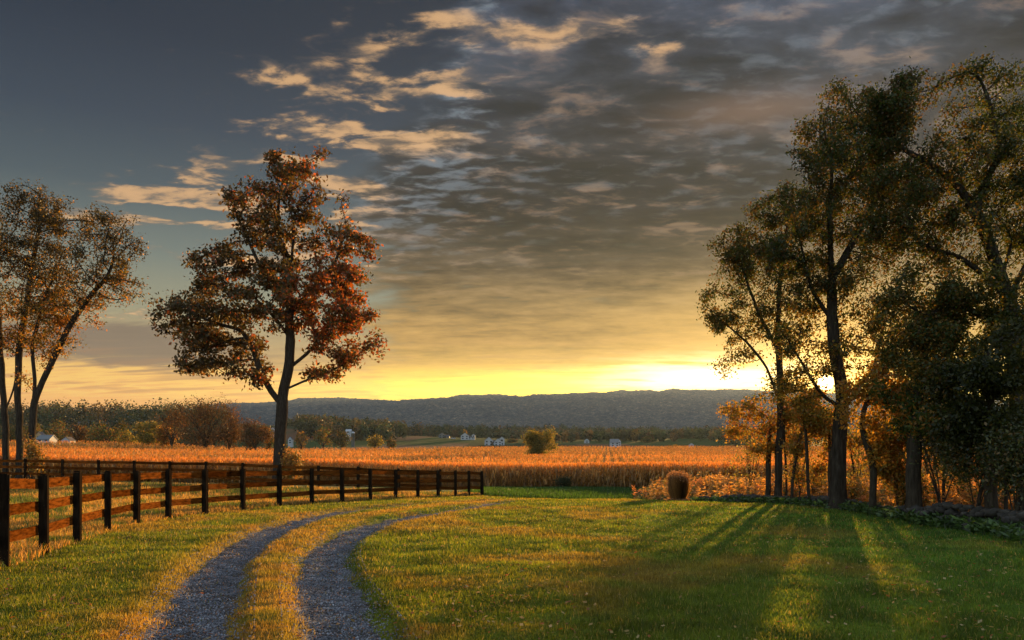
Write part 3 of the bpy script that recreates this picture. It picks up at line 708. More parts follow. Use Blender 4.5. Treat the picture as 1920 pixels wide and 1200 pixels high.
def skeleton_mesh(nd, par, r_tip, r_base, org, ex=2.3, flare=1.6, sides=9):
    n = len(nd); ch = [[] for _ in range(n)]
    for i in range(1, n): ch[par[i]].append(i)
    w = np.zeros(n)
    for i in range(n - 1, -1, -1):
        if not ch[i]: w[i] = 1
        if par[i] >= 0: w[par[i]] += w[i]
    p = math.log(r_base / r_tip) / math.log(max(w[0], 2)); r = r_tip * w ** p
    V, F = [], []; stack = [(0, None)]
    starts = [(0, -1)]; cnt = 0
    while starts:
        s, pr = starts.pop(); chain = ([pr] if pr >= 0 else []) + [s]; cur = s
        while ch[cur]:
            best = max(ch[cur], key=lambda c_: w[c_])
            for c_ in ch[cur]:
                if c_ != best: starts.append((c_, cur))
            chain.append(best); cur = best
        if len(chain) < 2: continue
        P = nd[chain]; rad = r[chain].copy()
        if pr >= 0: rad[0] = min(rad[0], rad[1] * 1.25)
        if len(P) > 4:
            Q = P.copy(); Q[1:-1] = (P[:-2] + 2 * P[1:-1] + P[2:]) / 4; P = Q
        k = sides if rad[0] > .1 else (5 if rad[0] > .03 else 3)
        T = np.gradient(P, axis=0); T /= np.linalg.norm(T, axis=1)[:, None] + 1e-9
        ref = np.array([0.31, .95, .02]); A = np.cross(T, ref); A /= np.linalg.norm(A, axis=1)[:, None] + 1e-9; B = np.cross(T, A)
        an = np.arange(k) / k * 2 * math.pi; rr = rad[:, None] * np.ones(k)
        if k == sides: rr = rr * (1 + .07 * np.sin(an * 3 + P[:, 2:3] * .6) + rng.normal(0, .02, rr.shape))
        if pr < 0 and flare:
            hh = P[:, 2] - P[0, 2]; rr = rr * (1 + (flare - 1) * np.exp(-hh / (r_base * 1.3)))[:, None] * (1 + .12 * np.exp(-hh / (r_base * 1.5))[:, None] * np.sin(an * 5 + 1))
        rr[-1] *= .35
        ring = P[:, None] + A[:, None] * (np.cos(an) * rr)[..., None] + B[:, None] * (np.sin(an) * rr)[..., None]
        m = len(P); ix = np.arange(m * k).reshape(m, k) + cnt
        F.append(np.stack([ix[:-1], np.roll(ix, -1, 1)[:-1], np.roll(ix, -1, 1)[1:], ix[1:]], -1).reshape(-1, 4)); V.append(ring.reshape(-1, 3)); cnt += m * k
    return np.concatenate(V) - org, np.concatenate(F), r, w
def leaf_quads(C0, size, colr, droop=.3, wide=.55):
    n = len(C0); o = rng.normal(0, 1, (n, 3)); o[:, 2] -= droop; o /= np.linalg.norm(o, axis=1)[:, None]
    s = np.cross(o, rng.normal(0, 1, (n, 3))); s /= np.linalg.norm(s, axis=1)[:, None]; nn = np.cross(o, s)
    L_ = (size * rng.uniform(.6, 1.35, n))[:, None]; s = s * L_ * wide * .5
    V = np.stack([C0, C0 + o * L_ * .45 + s + nn * L_ * .08, C0 + o * L_, C0 + o * L_ * .45 - s + nn * L_ * .08], 1)
    return V.reshape(-1, 3), np.repeat(colr, 4, 0)
PAL = dict(
    oak=[(.36, .10, .025), (.26, .075, .022), (.17, .09, .03), (.075, .075, .022), (.42, .16, .04)],
    gold=[(.40, .22, .04), (.30, .17, .035), (.13, .12, .03), (.34, .14, .03)],
    green=[(.055, .095, .02), (.085, .12, .025), (.13, .145, .03), (.20, .14, .03), (.04, .07, .018)],
    dark=[(.03, .040, .009), (.045, .05, .011), (.065, .065, .014), (.02, .03, .008), (.10, .06, .015)],
    orange=[(.44, .24, .04), (.34, .23, .04), (.20, .17, .035), (.40, .16, .03), (.12, .13, .03)])
def tree(name, base, guides, blobs, n_att, pal, label, cat='tree', group=None, nleaf=12000, lsize=.12, r_base=.3, r_tip=.010, D=.4, di=3, dk=.75, bark='bark', lspread=.32, ctone=None, wts=None, up=.1, flare=1.6, wide=.55, droop=.3, clump=.5, gap=34, hole=.36, gaps=()):
    """base: (px, Y) foot; guides and blobs in survey px at the same distance (dy adds depth); returns the Empty"""
    bx, Y = (base[0] - 960) / 1500 * base[1], base[1]; bz = hz(bx, Y) - .05; root = np.array([bx, Y, bz])
    W = lambda px, py, dy=0: np.array([(px - 960) / 1500 * Y, Y + dy, EYE - (py - 850) / 1500 * Y])
    gs = []
    for st, pts in guides: gs.append((None if st is None else W(*st), [W(*p) for p in pts]))
    att = []; n_att = int(n_att * 1.5); vol = np.array([b[2] * b[3] * (b[2] if len(b) < 5 or b[4] is None else b[4]) * (b[5] if len(b) > 5 else 1) for b in blobs], float); vol = vol ** .8; vol /= vol.sum()
    for b, v in zip(blobs, vol):
        k = max(6, int(n_att * v)); q = rng.normal(0, 1, (k, 3)); q /= np.linalg.norm(q, axis=1)[:, None]; q *= (rng.random(k) ** .42 * np.where(rng.random(k) < .14, rng.uniform(1.1, 1.55, k), rng.uniform(.75, 1.18, k)))[:, None]
        s = Y / 1500; ry = b[2] if len(b) < 5 or b[4] is None else b[4]
        dy = b[6] if len(b) > 6 else 0
        att.append(W(b[0], b[1], dy) + q * np.array([b[2] * s, ry * s, b[3] * s]))
    att = np.concatenate(att); att = att[att[:, 2] > bz + .5]
    fq = 1 / (gap * s); cn = fbm(att[:, 0] * fq + 11, att[:, 2] * fq + att[:, 1] * fq * .6, 3, 260 + int(abs(bx)) % 7); att = att[cn > np.quantile(cn, hole)]
    nd, par = colonize(root, gs, att, D, di, dk, up=up)
    V, F, r, w = skeleton_mesh(nd, par, r_tip, r_base, root, flare=flare)
    t = thing(name, tuple(root), label, cat, group)
    mesh_np('trunk', V, F, MAT[bark], parent=t, smooth=True)
    tw = np.nonzero(w <= 6)[0]; tw = tw[tw > 3]
    # leaves grow in uneven sprays: some twigs are thick with them, others nearly bare
    dens = np.exp(rng.normal(0, .7, len(tw))) * (.25 + 1.5 * fbm(nd[tw, 0] * clump + 9, nd[tw, 2] * clump + nd[tw, 1] * .3, 3, 200 + len(tw) % 50) ** 2); dens /= dens.sum()
    k = rng.choice(len(tw), nleaf, p=dens); c0 = nd[tw[k]] + rng.normal(0, lspread, (nleaf, 3)) * np.array([1, 1, .8])
    kp = np.ones(nleaf, bool)
    for hx, hy, hr in gaps: kp &= np.hypot(c0[:, 0] / Y * 1500 + 960 - hx, 850 - (c0[:, 2] - EYE) / Y * 1500 - hy) > hr * rng.uniform(.6, 1.3, nleaf)
    c0 = c0[kp]; nleaf = len(c0)
    pl = np.array(PAL[pal]); wt = np.array(wts if wts else [1] * len(pl), float)
    cn = fbm(c0[:, 0] * .45 + 5, c0[:, 2] * .45 + c0[:, 1] * .2, 3, 230); u = np.clip(rng.random(nleaf) * .75 + (cn - .5) * 1.1 + .12, 0, .999)
    cw = np.cumsum(wt) / wt.sum(); cc = pl[np.searchsorted(cw, u).clip(0, len(pl) - 1)] * rng.uniform(.7, 1.3, (nleaf, 1))
    if ctone is not None: cc = ctone((c0[:, 0] / Y * 1500 + 960), 850 - (c0[:, 2] - EYE) / Y * 1500, cc)
    Vl, Cl = leaf_quads(c0, np.full(nleaf, lsize), cc, droop, wide)
    mesh_np('crown', Vl - root, np.arange(len(Vl)).reshape(-1, 4), MAT['leaf'], Cl, parent=t)
    print(label[:30], 'nodes', len(nd)); return t
def oak_tone(px, py, c):  # red toward lower right, dark brown left: autumn colour and painted sunlight mixed
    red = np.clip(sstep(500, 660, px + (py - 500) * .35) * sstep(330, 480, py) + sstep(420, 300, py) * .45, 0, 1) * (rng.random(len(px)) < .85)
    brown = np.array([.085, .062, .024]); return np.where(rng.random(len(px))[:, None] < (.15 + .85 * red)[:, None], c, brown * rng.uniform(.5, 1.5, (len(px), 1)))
tree('oak_tree', (524, 54), [(None, [(526, 800), (530, 745), (541, 690), (546, 640), (543, 560), (548, 470), (552, 400)]),
     ((529, 752), [(508, 735), (492, 705), (478, 660), (455, 620)]), ((535, 735), [(575, 712), (620, 695), (665, 672)]), ((541, 690), [(575, 665), (605, 630), (628, 590)]),
     ((546, 640), [(520, 600), (480, 560)]), ((545, 580), [(590, 540), (630, 490), (650, 430)]), ((547, 500), [(520, 440), (525, 350)]), ((543, 560), [(490, 500), (440, 400)])],
     [(548, 328, 58, 46), (470, 378, 46, 44), (563, 385, 48, 45), (643, 385, 22, 34), (505, 430, 60, 35), (425, 500, 62, 42), (385, 520, 34, 50), (306, 585, 30, 22, 40, 2.2), (395, 600, 95, 55), (370, 690, 34, 22, 60), (430, 660, 70, 45), (500, 550, 85, 80),
      (635, 465, 62, 42), (690, 455, 28, 40), (605, 560, 95, 65), (645, 635, 70, 45), (694, 662, 36, 20, 50, 2.2), (605, 705, 40, 16, 60), (480, 700, 50, 26, 60)],
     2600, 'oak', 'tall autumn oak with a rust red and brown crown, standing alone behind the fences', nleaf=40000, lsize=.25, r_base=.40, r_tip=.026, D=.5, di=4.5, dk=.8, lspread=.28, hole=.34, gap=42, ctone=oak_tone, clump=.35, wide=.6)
lt = dict(lsize=.17, D=.42, di=4.0, dk=.68, lspread=.27, r_tip=.022, clump=.3, hole=.27, gap=50)
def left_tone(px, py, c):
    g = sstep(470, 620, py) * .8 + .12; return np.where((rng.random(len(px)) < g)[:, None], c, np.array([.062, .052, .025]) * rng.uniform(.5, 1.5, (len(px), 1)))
tree('ash_tree', (12, 57), [(None, [(10, 800), (6, 740), (0, 650), (-6, 560), (-15, 470)]), ((8, 770), [(24, 735), (34, 690), (40, 640), (40, 560)])],
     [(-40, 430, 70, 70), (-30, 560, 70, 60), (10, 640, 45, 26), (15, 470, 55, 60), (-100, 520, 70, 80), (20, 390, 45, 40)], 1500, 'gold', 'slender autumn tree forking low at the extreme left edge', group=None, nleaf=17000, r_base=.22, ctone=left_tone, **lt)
tree('ash_tree', (37, 57), [(None, [(36, 800), (33, 720), (37, 640), (52, 560), (65, 470), (78, 400)])],
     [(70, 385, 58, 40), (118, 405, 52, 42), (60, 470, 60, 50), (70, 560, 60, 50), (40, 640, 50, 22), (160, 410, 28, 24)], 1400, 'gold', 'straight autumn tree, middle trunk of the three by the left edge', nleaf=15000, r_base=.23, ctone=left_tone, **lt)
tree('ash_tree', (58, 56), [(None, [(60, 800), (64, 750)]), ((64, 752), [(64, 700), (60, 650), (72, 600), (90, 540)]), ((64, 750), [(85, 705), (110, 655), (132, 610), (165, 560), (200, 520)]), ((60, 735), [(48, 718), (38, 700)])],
     [(225, 450, 42, 46), (185, 500, 62, 42), (245, 520, 34, 38), (150, 560, 48, 42), (100, 590, 45, 45), (115, 640, 34, 22), (85, 660, 30, 26), (215, 560, 40, 22), (130, 500, 50, 45), (190, 440, 36, 30), (255, 480, 26, 30)], 2000, 'gold', 'autumn tree splitting in a wide V, nearest of the trio to the oak', nleaf=17000, r_base=.24, ctone=left_tone, **lt)

# the clump along the stone wall
def wall_tone(px, py, c):  # leaves dimmed high up, golden and brighter low: backlit glow put into colour
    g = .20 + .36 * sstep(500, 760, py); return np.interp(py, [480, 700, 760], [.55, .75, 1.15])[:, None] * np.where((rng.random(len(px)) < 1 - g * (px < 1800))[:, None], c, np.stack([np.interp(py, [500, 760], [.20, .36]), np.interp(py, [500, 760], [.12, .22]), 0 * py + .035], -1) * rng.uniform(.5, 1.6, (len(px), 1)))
rt = dict(gaps=[(1546, 717, 16), (1670, 722, 12)], D=.28, di=2.4, dk=.42, r_tip=.012, lspread=.16, gap=48, hole=.32)
tree('cherry_tree', (1572, 27.3), [(None, [(1572, 880), (1575, 800), (1580, 750)]), ((1580, 750), [(1577, 710), (1564, 660), (1560, 600), (1559, 520), (1556, 420), (1560, 330)]), ((1568, 775), [(1600, 740), (1640, 690), (1660, 600)]),
     ((1566, 770), [(1540, 740), (1510, 690), (1480, 640)]), ((1559, 540), [(1590, 470), (1640, 380), (1650, 300)]), ((1560, 600), [(1520, 540), (1500, 450)])],
     [(1560, 290, 62, 60), (1620, 240, 70, 50), (1530, 235, 38, 30), (1580, 180, 30, 20), (1540, 410, 70, 60), (1630, 380, 70, 70), (1600, 520, 80, 60), (1510, 520, 50, 60), (1650, 620, 60, 60), (1500, 640, 60, 50), (1580, 680, 75, 45), (1490, 730, 45, 28), (1560, 775, 40, 16), (1610, 740, 50, 24), (1610, 310, 60, 50), (1490, 290, 26, 30), (1640, 480, 60, 60), (1470, 470, 40, 40)],
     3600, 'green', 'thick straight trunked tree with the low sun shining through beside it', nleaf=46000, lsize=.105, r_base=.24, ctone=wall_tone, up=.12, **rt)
tree('locust_tree', (1460, 33), [(None, [(1460, 870), (1464, 790), (1462, 700), (1458, 600), (1466, 500), (1480, 400)]), ((1463, 760), [(1440, 690), (1400, 640), (1350, 600)]), ((1460, 660), [(1420, 580), (1390, 500)])],
     [(1485, 400, 50, 60), (1440, 400, 45, 30), (1390, 470, 46, 40), (1430, 500, 60, 50), (1365, 560, 46, 40), (1330, 590, 24, 20), (1400, 590, 60, 50), (1470, 600, 55, 60), (1400, 690, 50, 46), (1450, 720, 50, 40), (1390, 750, 36, 18)],
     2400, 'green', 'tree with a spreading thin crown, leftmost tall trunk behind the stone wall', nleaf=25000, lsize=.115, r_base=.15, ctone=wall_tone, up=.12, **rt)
tree('walnut_tree', (1935, 21.5), [(None, [(1925, 880), (1915, 760), (1905, 660), (1890, 560), (1860, 470), (1829, 395)]), ((1829, 395), [(1790, 340), (1730, 300), (1690, 280)]), ((1829, 395), [(1850, 330), (1875, 290), (1860, 210), (1840, 150)]),
     ((1892, 570), [(1850, 520), (1800, 480), (1740, 465)]), ((1880, 530), [(1900, 450), (1870, 400), (1850, 385)]), ((1905, 640), [(1860, 600), (1800, 570), (1740, 590)]), ((1890, 560), [(1940, 470), (1960, 380), (1930, 280)])],
     [(1850, 150, 46, 38), (1885, 200, 50, 40), (1800, 240, 60, 46), (1720, 215, 56, 48), (1660, 260, 60, 44), (1620, 210, 30, 26), (1740, 320, 80, 55), (1860, 320, 70, 60), (1920, 260, 60, 60), (1700, 420, 80, 60), (1800, 450, 80, 60), (1930, 420, 60, 80), (1740, 540, 80, 60), (1840, 580, 80, 60), (1960, 600, 60, 80), (1690, 640, 60, 50), (1780, 650, 70, 60), (1660, 350, 50, 40), (1550, 230, 30, 24), (1900, 130, 26, 22), (1810, 150, 30, 26), (1760, 170, 30, 26), (1910, 500, 50, 60), (1700, 195, 56, 40, None, 2), (1640, 220, 50, 38, None, 2), (1760, 230, 50, 40, None, 1.5), (1570, 270, 40, 34), (1500, 250, 24, 18), (1880, 380, 60, 50)],
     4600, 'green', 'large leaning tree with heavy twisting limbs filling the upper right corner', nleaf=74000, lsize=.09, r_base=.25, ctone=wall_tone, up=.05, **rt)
tree('maple_tree', (1716, 23), [(None, [(1712, 900), (1715, 820), (1722, 740), (1735, 660)])],
     [(1735, 700, 60, 60), (1690, 740, 50, 40), (1780, 660, 50, 60), (1740, 790, 70, 34), (1760, 600, 60, 50)], 1000, 'green', 'dark stout tree rising from brambles between the crooked sapling and the edge', nleaf=16000, lsize=.115, r_base=.2, bark='darkbark', ctone=lambda px, py, c: np.where((rng.random(len(px)) < .25 * (px < 1740))[:, None], np.array([.4, .2, .04]), c), **rt)
tree('maple_tree', (1857, 19), [(None, [(1858, 900), (1860, 820), (1856, 740), (1850, 660)])],
     [(1860, 700, 70, 60), (1900, 640, 60, 60), (1800, 720, 60, 50), (1890, 790, 70, 36), (1820, 800, 60, 30)], 1100, 'dark', 'dark green tree hemmed in by bushes close to the right edge', nleaf=18000, lsize=.10, r_base=.14, bark='darkbark', **rt)
st_ = dict(D=.3, di=2.0, dk=.5, r_tip=.007, lspread=.17, flare=1.2, bark='darkbark', group='saplings behind the stone wall')
def sapling(base, gl, blobs, lab, n=2600, r=.06, pal='orange', na=260, ls=.13):
    tree('sapling', base, gl, blobs, na, pal, lab, 'sapling', nleaf=n, lsize=ls, r_base=r, **st_)
sapling((1638, 25), [(None, [(1637, 870), (1628, 840), (1616, 805), (1594, 795)]), ((1620, 812), [(1618, 770), (1640, 720), (1660, 680)])], [(1680, 720, 50, 50), (1620, 740, 40, 40), (1640, 800, 40, 24), (1670, 850, 34, 16), (1700, 780, 34, 34)], 'crooked sapling bent sharply at head height, right of the thick trunk', 8000, .105, na=600)
sapling((1440, 33.5), [(None, [(1441, 860), (1446, 790)])], [(1425, 800, 46, 30), (1395, 770, 40, 18), (1440, 840, 40, 14), (1385, 800, 24, 10)], 'thin sapling with yellow leaves, leftmost stem behind the wall', 4000, .11, na=400)
sapling((1476, 33), [(None, [(1474, 880), (1470, 810), (1473, 760)])], [(1480, 770, 34, 30), (1490, 820, 24, 16)], 'pole straight sapling just right of the spreading tree trunk', 2200, .05)
sapling((1484, 31), [(None, [(1488, 890), (1497, 830), (1507, 800)])], [(1520, 790, 26, 22), (1500, 770, 30, 20)], 'leaning sapling tilting right, between two thin stems', 2000, .065)
sapling((1500, 32), [(None, [(1498, 910), (1496, 860)])], [(1500, 840, 20, 16)], 'shortest twig thin sapling beside the leaning one', 800, .03, na=90)
sapling((1516, 30), [(None, [(1514, 870), (1512, 820), (1504, 770)])], [(1510, 760, 34, 26), (1530, 800, 30, 20), (1480, 790, 20, 20)], 'sapling with forked top, nearest stem left of the thick trunk', 3000, .065)
sapling((1524, 31), [(None, [(1524, 900), (1545, 868), (1552, 840)])], [(1552, 830, 18, 20)], 'little sapling slanting toward the thick trunk', 800, .03, na=90)
sapling((1557, 29.5), [(None, [(1556, 880), (1556, 810)])], [(1545, 790, 30, 30), (1600, 830, 30, 20)], 'sapling stem pressed close behind the thick trunk', 2200, .075)
sapling((1684, 26), [(None, [(1683, 920), (1680, 870), (1678, 830)])], [(1690, 840, 34, 30), (1660, 880, 24, 16)], 'reddish leaved sapling in front of the glowing weeds, before the dark stout tree', 3000, .045)
sapling((1772, 24), [(None, [(1770, 910), (1772, 860)])], [(1770, 840, 40, 30), (1790, 800, 40, 30)], 'dark thin sapling right of the stout tree', 3500, .05, 'dark')
sapling((1886, 20), [(None, [(1886, 920), (1890, 860)])], [(1890, 850, 40, 30)], 'dark thin sapling nearest the right edge', 3000, .05, 'dark')
def shrub(name, px, Y, top, halfw, base_y, pal, label, n, ls, stems=5, group=None, mat='needle', cat='shrub', tone=1.0, low=0.0):
    bx = (px - 960) / 1500 * Y; bz = hz(bx, Y); hgt = EYE - (top - 850) / 1500 * Y - bz; hw = halfw / 1500 * Y
    t = thing(name, (bx, Y, bz), label, cat, group)
    V, F, cnt = [], [], 0
    for i in range(stems):
        a = rng.uniform(0, 6.28); e = np.array([math.cos(a) * hw * .6, math.sin(a) * hw * .6, hgt * rng.uniform(.6, .95)]); m_ = 5
        fr = np.linspace(0, 1, m_)[:, None]; P = e * fr * np.array([1, 1, 1]) + rng.normal(0, .04, (m_, 3)) * fr; P[:, :2] *= fr ** .6
        an = np.arange(4) / 4 * 6.28; rr = .028 * (1 - .8 * fr) * (hgt / 2.5) ** .5
        ring = P[:, None] + np.stack([np.cos(an), np.sin(an), 0 * an], -1)[None] * rr[..., None]; ix = np.arange(m_ * 4).reshape(m_, 4) + cnt
        V.append(ring.reshape(-1, 3)); F.append(np.stack([ix[:-1], np.roll(ix, -1, 1)[:-1], np.roll(ix, -1, 1)[1:], ix[1:]], -1).reshape(-1, 4)); cnt += m_ * 4
    mesh_np('stem', np.concatenate(V), np.concatenate(F), MAT['darkbark'], parent=t)
    k = 34; q = rng.normal(0, 1, (k, 3)); q /= np.linalg.norm(q, axis=1)[:, None]; q *= (rng.random(k) ** .5)[:, None]; cl = q * np.array([hw * .8, hw * .8, hgt * (.42 - low * .42)]) + np.array([0, 0, hgt * (.52 + low * .42)])
    wv = rng.uniform(.3, 1, k); c0 = cl[rng.choice(k, n, p=wv / wv.sum())] + rng.normal(0, 1, (n, 3)) * np.array([hw * .2, hw * .2, hgt * .11]); c0 = c0[c0[:, 2] > .03]
    pl = np.array(PAL[pal]); Vl, Cl = leaf_quads(c0, np.full(len(c0), ls), pl[rng.integers(0, len(pl), len(c0))] * rng.uniform(.6, 1.4, (len(c0), 1)) * tone)
    mesh_np('foliage', Vl, np.arange(len(Vl)).reshape(-1, 4), MAT[mat], Cl, parent=t); return t
G = 'bushes under the trees along the wall'
for a in ((1765, 22.5, 780, 80, 'dark', 'dark bush spreading right of the stout tree foot', 9000), (1828, 19.5, 800, 70, 'dark', 'dark bush between two dark trunks at the right', 9000), (1905, 17.8, 790, 70, 'dark', 'dense dark bush at the lower right edge of the clump', 10000),
          (1700, 26, 860, 44, 'orange', 'small reddish bush glowing before the sunlit weeds', 4000), (1800, 25.5, 700, 70, 'green', 'tall mixed bush behind the dark trunks', 9000), (1935, 22, 640, 80, 'dark', 'tallest dark thicket bush, partly past the right edge', 12000),
          (1600, 30.5, 880, 34, 'orange', 'low orange bush just right of the thick trunk', 2500), (1530, 33, 870, 30, 'orange', 'low yellow bush between the saplings', 2200)):
    px, Y, top, hw, pal, lab, n = a; shrub('bush', px, Y, top, hw, 0, pal, lab, int(n * (.42 if pal == 'dark' else .6)), .085, group=G, low=.45 if px > 1720 else 0, tone=1.25 if pal == 'dark' else 1, stems=7)
PAL['glow'] = [(.50, .31, .055), (.42, .30, .06), (.46, .20, .04), (.24, .20, .045), (.14, .13, .03)]
for px, Y, top, hw, lab, n in ((1408, 39, 790, 46, 'golden thicket left of every trunk of the clump', 2600), (1498, 37, 770, 50, 'golden thicket filling the gap between the spreading tree and the thick trunk', 3200),
                      (1608, 35, 760, 44, 'golden thicket between the thick trunk and the crooked sapling', 3000), (1668, 34, 690, 50, 'tall golden thicket right of the crooked sapling', 4200), (1745, 33, 740, 50, 'golden thicket glowing behind the stout dark tree', 3000)):
    shrub('bush', px, Y, top, hw, 0, 'glow', lab, int(n * .33), .12, group=G, low=.15, stems=6)
shrub('bush', 1055, 76, 892, 18, 0, 'dark', 'small round dark bush standing before the corn edge', 2500, .14, 3)
# dry ornamental grass clump with feathery heads
bx, Y = (1272 - 960) / 1500 * 37, 37; bz = hz(bx, Y); t = thing('grass_clump', (bx, Y, bz), 'upright brown clump of ornamental grass with an orange feathery top', 'ornamental grass')
n = 3800; a = rng.uniform(0, 6.28, n); r0 = rng.random(n) ** .6 * .22; r1 = r0 * 1.9 + np.abs(rng.normal(0, .09, n)); hh = rng.uniform(.62, 1.36, n) * (1 - .1 * (r0 / .22) ** 3)
B_ = np.stack([np.cos(a) * r0, np.sin(a) * r0, 0 * a], -1); T_ = np.stack([np.cos(a) * r1, np.sin(a) * r1, hh], -1); d = np.stack([-np.sin(a + 1), np.cos(a + 1), 0 * a], -1) * .011
V = np.stack([B_ - d, B_ + d, T_ + d * .4, T_ - d * .4], 1).reshape(-1, 3)
mesh_np('stalks', V, np.arange(n * 4).reshape(-1, 4), MAT['corn'], np.repeat(np.array([.24, .13, .045]) * rng.uniform(.3, 1.8, (n, 1)), 4, 0), parent=t)
k = rng.integers(0, n, 3500); p = T_[k] + rng.normal(0, .06, (3500, 3)) + np.array([0, 0, .06]); p = np.where((T_[k][:, 2:] > .95), p, T_[k] * np.array([1, 1, .2])); Vl, Cl = leaf_quads(p, np.full(3500, .09), np.array([.42, .22, .09]) * rng.uniform(.6, 1.3, (3500, 1)), -.8, .3)
mesh_np('plumes', Vl, np.arange(len(Vl)).reshape(-1, 4), MAT['corn'], Cl, parent=t)

# ------------------------------------------------------------------ low dry stone wall
t0_ = np.array([*wall_line[3], hz(*wall_line[3])]); m = MB(); wl = resample(wall_line, .2)
ico = [(0, 0, -1), (.72, -.53, -.45), (-.28, -.85, -.45), (-.89, 0, -.45), (-.28, .85, -.45), (.72, .53, -.45), (.28, -.85, .45), (-.72, -.53, .45), (-.72, .53, .45), (.28, .85, .45), (.89, 0, .45), (0, 0, 1)]
icf = [(0, 1, 2), (1, 0, 5), (0, 2, 3), (0, 3, 4), (0, 4, 5), (1, 5, 10), (2, 1, 6), (3, 2, 7), (4, 3, 8), (5, 4, 9), (1, 10, 6), (2, 6, 7), (3, 7, 8), (4, 8, 9), (5, 9, 10), (6, 10, 11), (7, 6, 11), (8, 7, 11), (9, 8, 11), (10, 9, 11)]
V, F = [], []
ico = np.array(ico)
for i in range(900):
    q = rng.random() * (len(wl) - 1.01); j = int(q); c = wl[j] * (1 - q + j) + wl[j + 1] * (q - j)
    if abs(c[1] - 26.3) < .9 and rng.random() < .8: continue
    hp = .42 * (.55 + .9 * fbm(np.array([q * .09]), np.array([3.]), 3, 150)[0]) * (1.25 if c[1] < 24 else .9); lay = rng.random() ** 1.2; sd = rng.normal(0, .26 * (1.15 - lay)); s = rng.uniform(.09, .2)
    M_ = ico * np.array([s * rng.uniform(.8, 1.6), s * rng.uniform(.8, 1.4), s * rng.uniform(.4, .75)]) * rng.uniform(.8, 1.15, (12, 1)); a = rng.uniform(0, 3.14)
    M_ = np.stack([M_[:, 0] * math.cos(a) - M_[:, 1] * math.sin(a), M_[:, 0] * math.sin(a) + M_[:, 1] * math.cos(a), M_[:, 2] + M_[:, 0] * rng.uniform(-.25, .25)], -1)
    V.append(M_ + np.array([c[0] + sd, c[1], hz(c[0] + sd, c[1]) + lay * hp * .8 + .02]) - t0_); F.append(np.array(icf) + 12 * (len(V) - 1))
tag(mesh_np('stone_wall', np.concatenate(V), np.concatenate(F), MAT['stone']), 'low tumbled wall of rough field stones under the trees', 'stone wall').location = tuple(t0_)
# foliage at the oak's foot
shrub('bush', 545, 53.5, 838, 24, 0, 'gold', 'yellow green suckers around the foot of the oak', 2200, .17, 4)
shrub('bush', 62, 55, 820, 18, 0, 'gold', 'yellow suckers around the foot of the V shaped tree', 1400, .17, 3)

# ------------------------------------------------------------------ hills: wooded ridge, 3-5 km off
RP = [(-900, 792), (-300, 786), (0, 780), (200, 775), (265, 771), (330, 768), (440, 757), (480, 757), (560, 749), (640, 746), (700, 751), (745, 753), (800, 748), (880, 741), (950, 741), (990, 744), (1060, 739), (1150, 735), (1250, 732), (1350, 731), (1450, 733), (1600, 738), (1750, 745), (1950, 756), (2600, 775)]
azp = np.arange(-1000, 2700, 1.35); ridge = np.interp(azp, *zip(*RP)) + (fbm(azp * .03, azp * 0, 4, 300) - .5) * 7; rows = 90
tt = np.linspace(0, 1, rows)[:, None]; dd = 2500 + 2300 * tt + 0 * azp[None]
zr = (850 - ridge)[None] / 1500 * 4800; z0 = 62.0
prof = tt ** 1.15 * (1 + .25 * np.sin(tt * 3.14) * (fbm(azp * .02, azp * 0 + 3, 3, 301)[None] - .3))
X = (azp[None] - 960) / 1500 * dd; Z = z0 + (zr - z0) * prof + (fbm(X * .004, dd * .003, 5, 302) - .5) * 46 * np.sin(tt * 3.1) ** .6 + np.abs(fbm(X * .05, dd * .05, 2, 303) - .5) * 12 + rng.uniform(0, 4.0, X.shape)
Z[0] = 20
# far side falls away behind the ridge
X = np.concatenate([X, X[-1:] * 1.15]); dd = np.concatenate([dd, dd[-1:] * 1.15]); Z = np.concatenate([Z, Z[-1:] * 0])
ix = np.arange(X.size).reshape(X.shape); F = np.stack([ix[:-1, :-1], ix[:-1, 1:], ix[1:, 1:], ix[1:, :-1]], -1).reshape(-1, 4)
m_, N, L = new_mat('wooded slope')
n1 = tex_noise(N, L, .05, 5, .85); n2 = tex_noise(N, L, .004, 4, .6)
c = cramp(N, L, n1, [(.32, (.010, .012, .014)), (.5, (.035, .038, .038)), (.6, (.085, .075, .062)), (.72, (.17, .135, .10))])
c = cmix(N, L, 1.0, c, cramp(N, L, n2, [(.3, (1.5, 1.75, 2.0)), (.7, (2.7, 2.6, 2.5))]), 'MULTIPLY')
b = N.new('ShaderNodeBsdfDiffuse'); L.new(c, b.inputs[0]); o = N.new('ShaderNodeOutputMaterial'); L.new(b.outputs[0], o.inputs[0])
structure(mesh_np('hills', np.stack([X, dd, Z + EYE], -1), F, m_, smooth=False))

# ------------------------------------------------------------------ woods in the valley (one mass, nobody could count them)
def canopy(P, hgt, rad, per, ls, pal, tone=1.0):
    """crowns at points P as clouds of leaf clumps"""
    n = len(P); g = height(P[:, 0], P[:, 1]); q = rng.normal(0, 1, (n, per, 3)); q /= np.linalg.norm(q, axis=2)[..., None]; q *= (rng.random((n, per)) ** .42)[..., None]
    lump = 1 + .25 * np.sin(q[..., 0] * 5 + P[:, :1]) * np.cos(q[..., 2] * 4)
    c0 = q * lump[..., None] * np.stack([rad, rad, hgt * .5], -1)[:, None] + np.stack([P[:, 0], P[:, 1], g + hgt * .52], -1)[:, None]
    pl = np.array(PAL[pal]); tc = pl[rng.integers(0, len(pl), n)] * rng.uniform(.7, 1.25, (n, 1)) * tone
    c = tc[:, None] * rng.uniform(.6, 1.4, (n, per, 1))
    return leaf_quads(c0.reshape(-1, 3), np.repeat(ls, per), c.reshape(-1, 3), .2, .8)
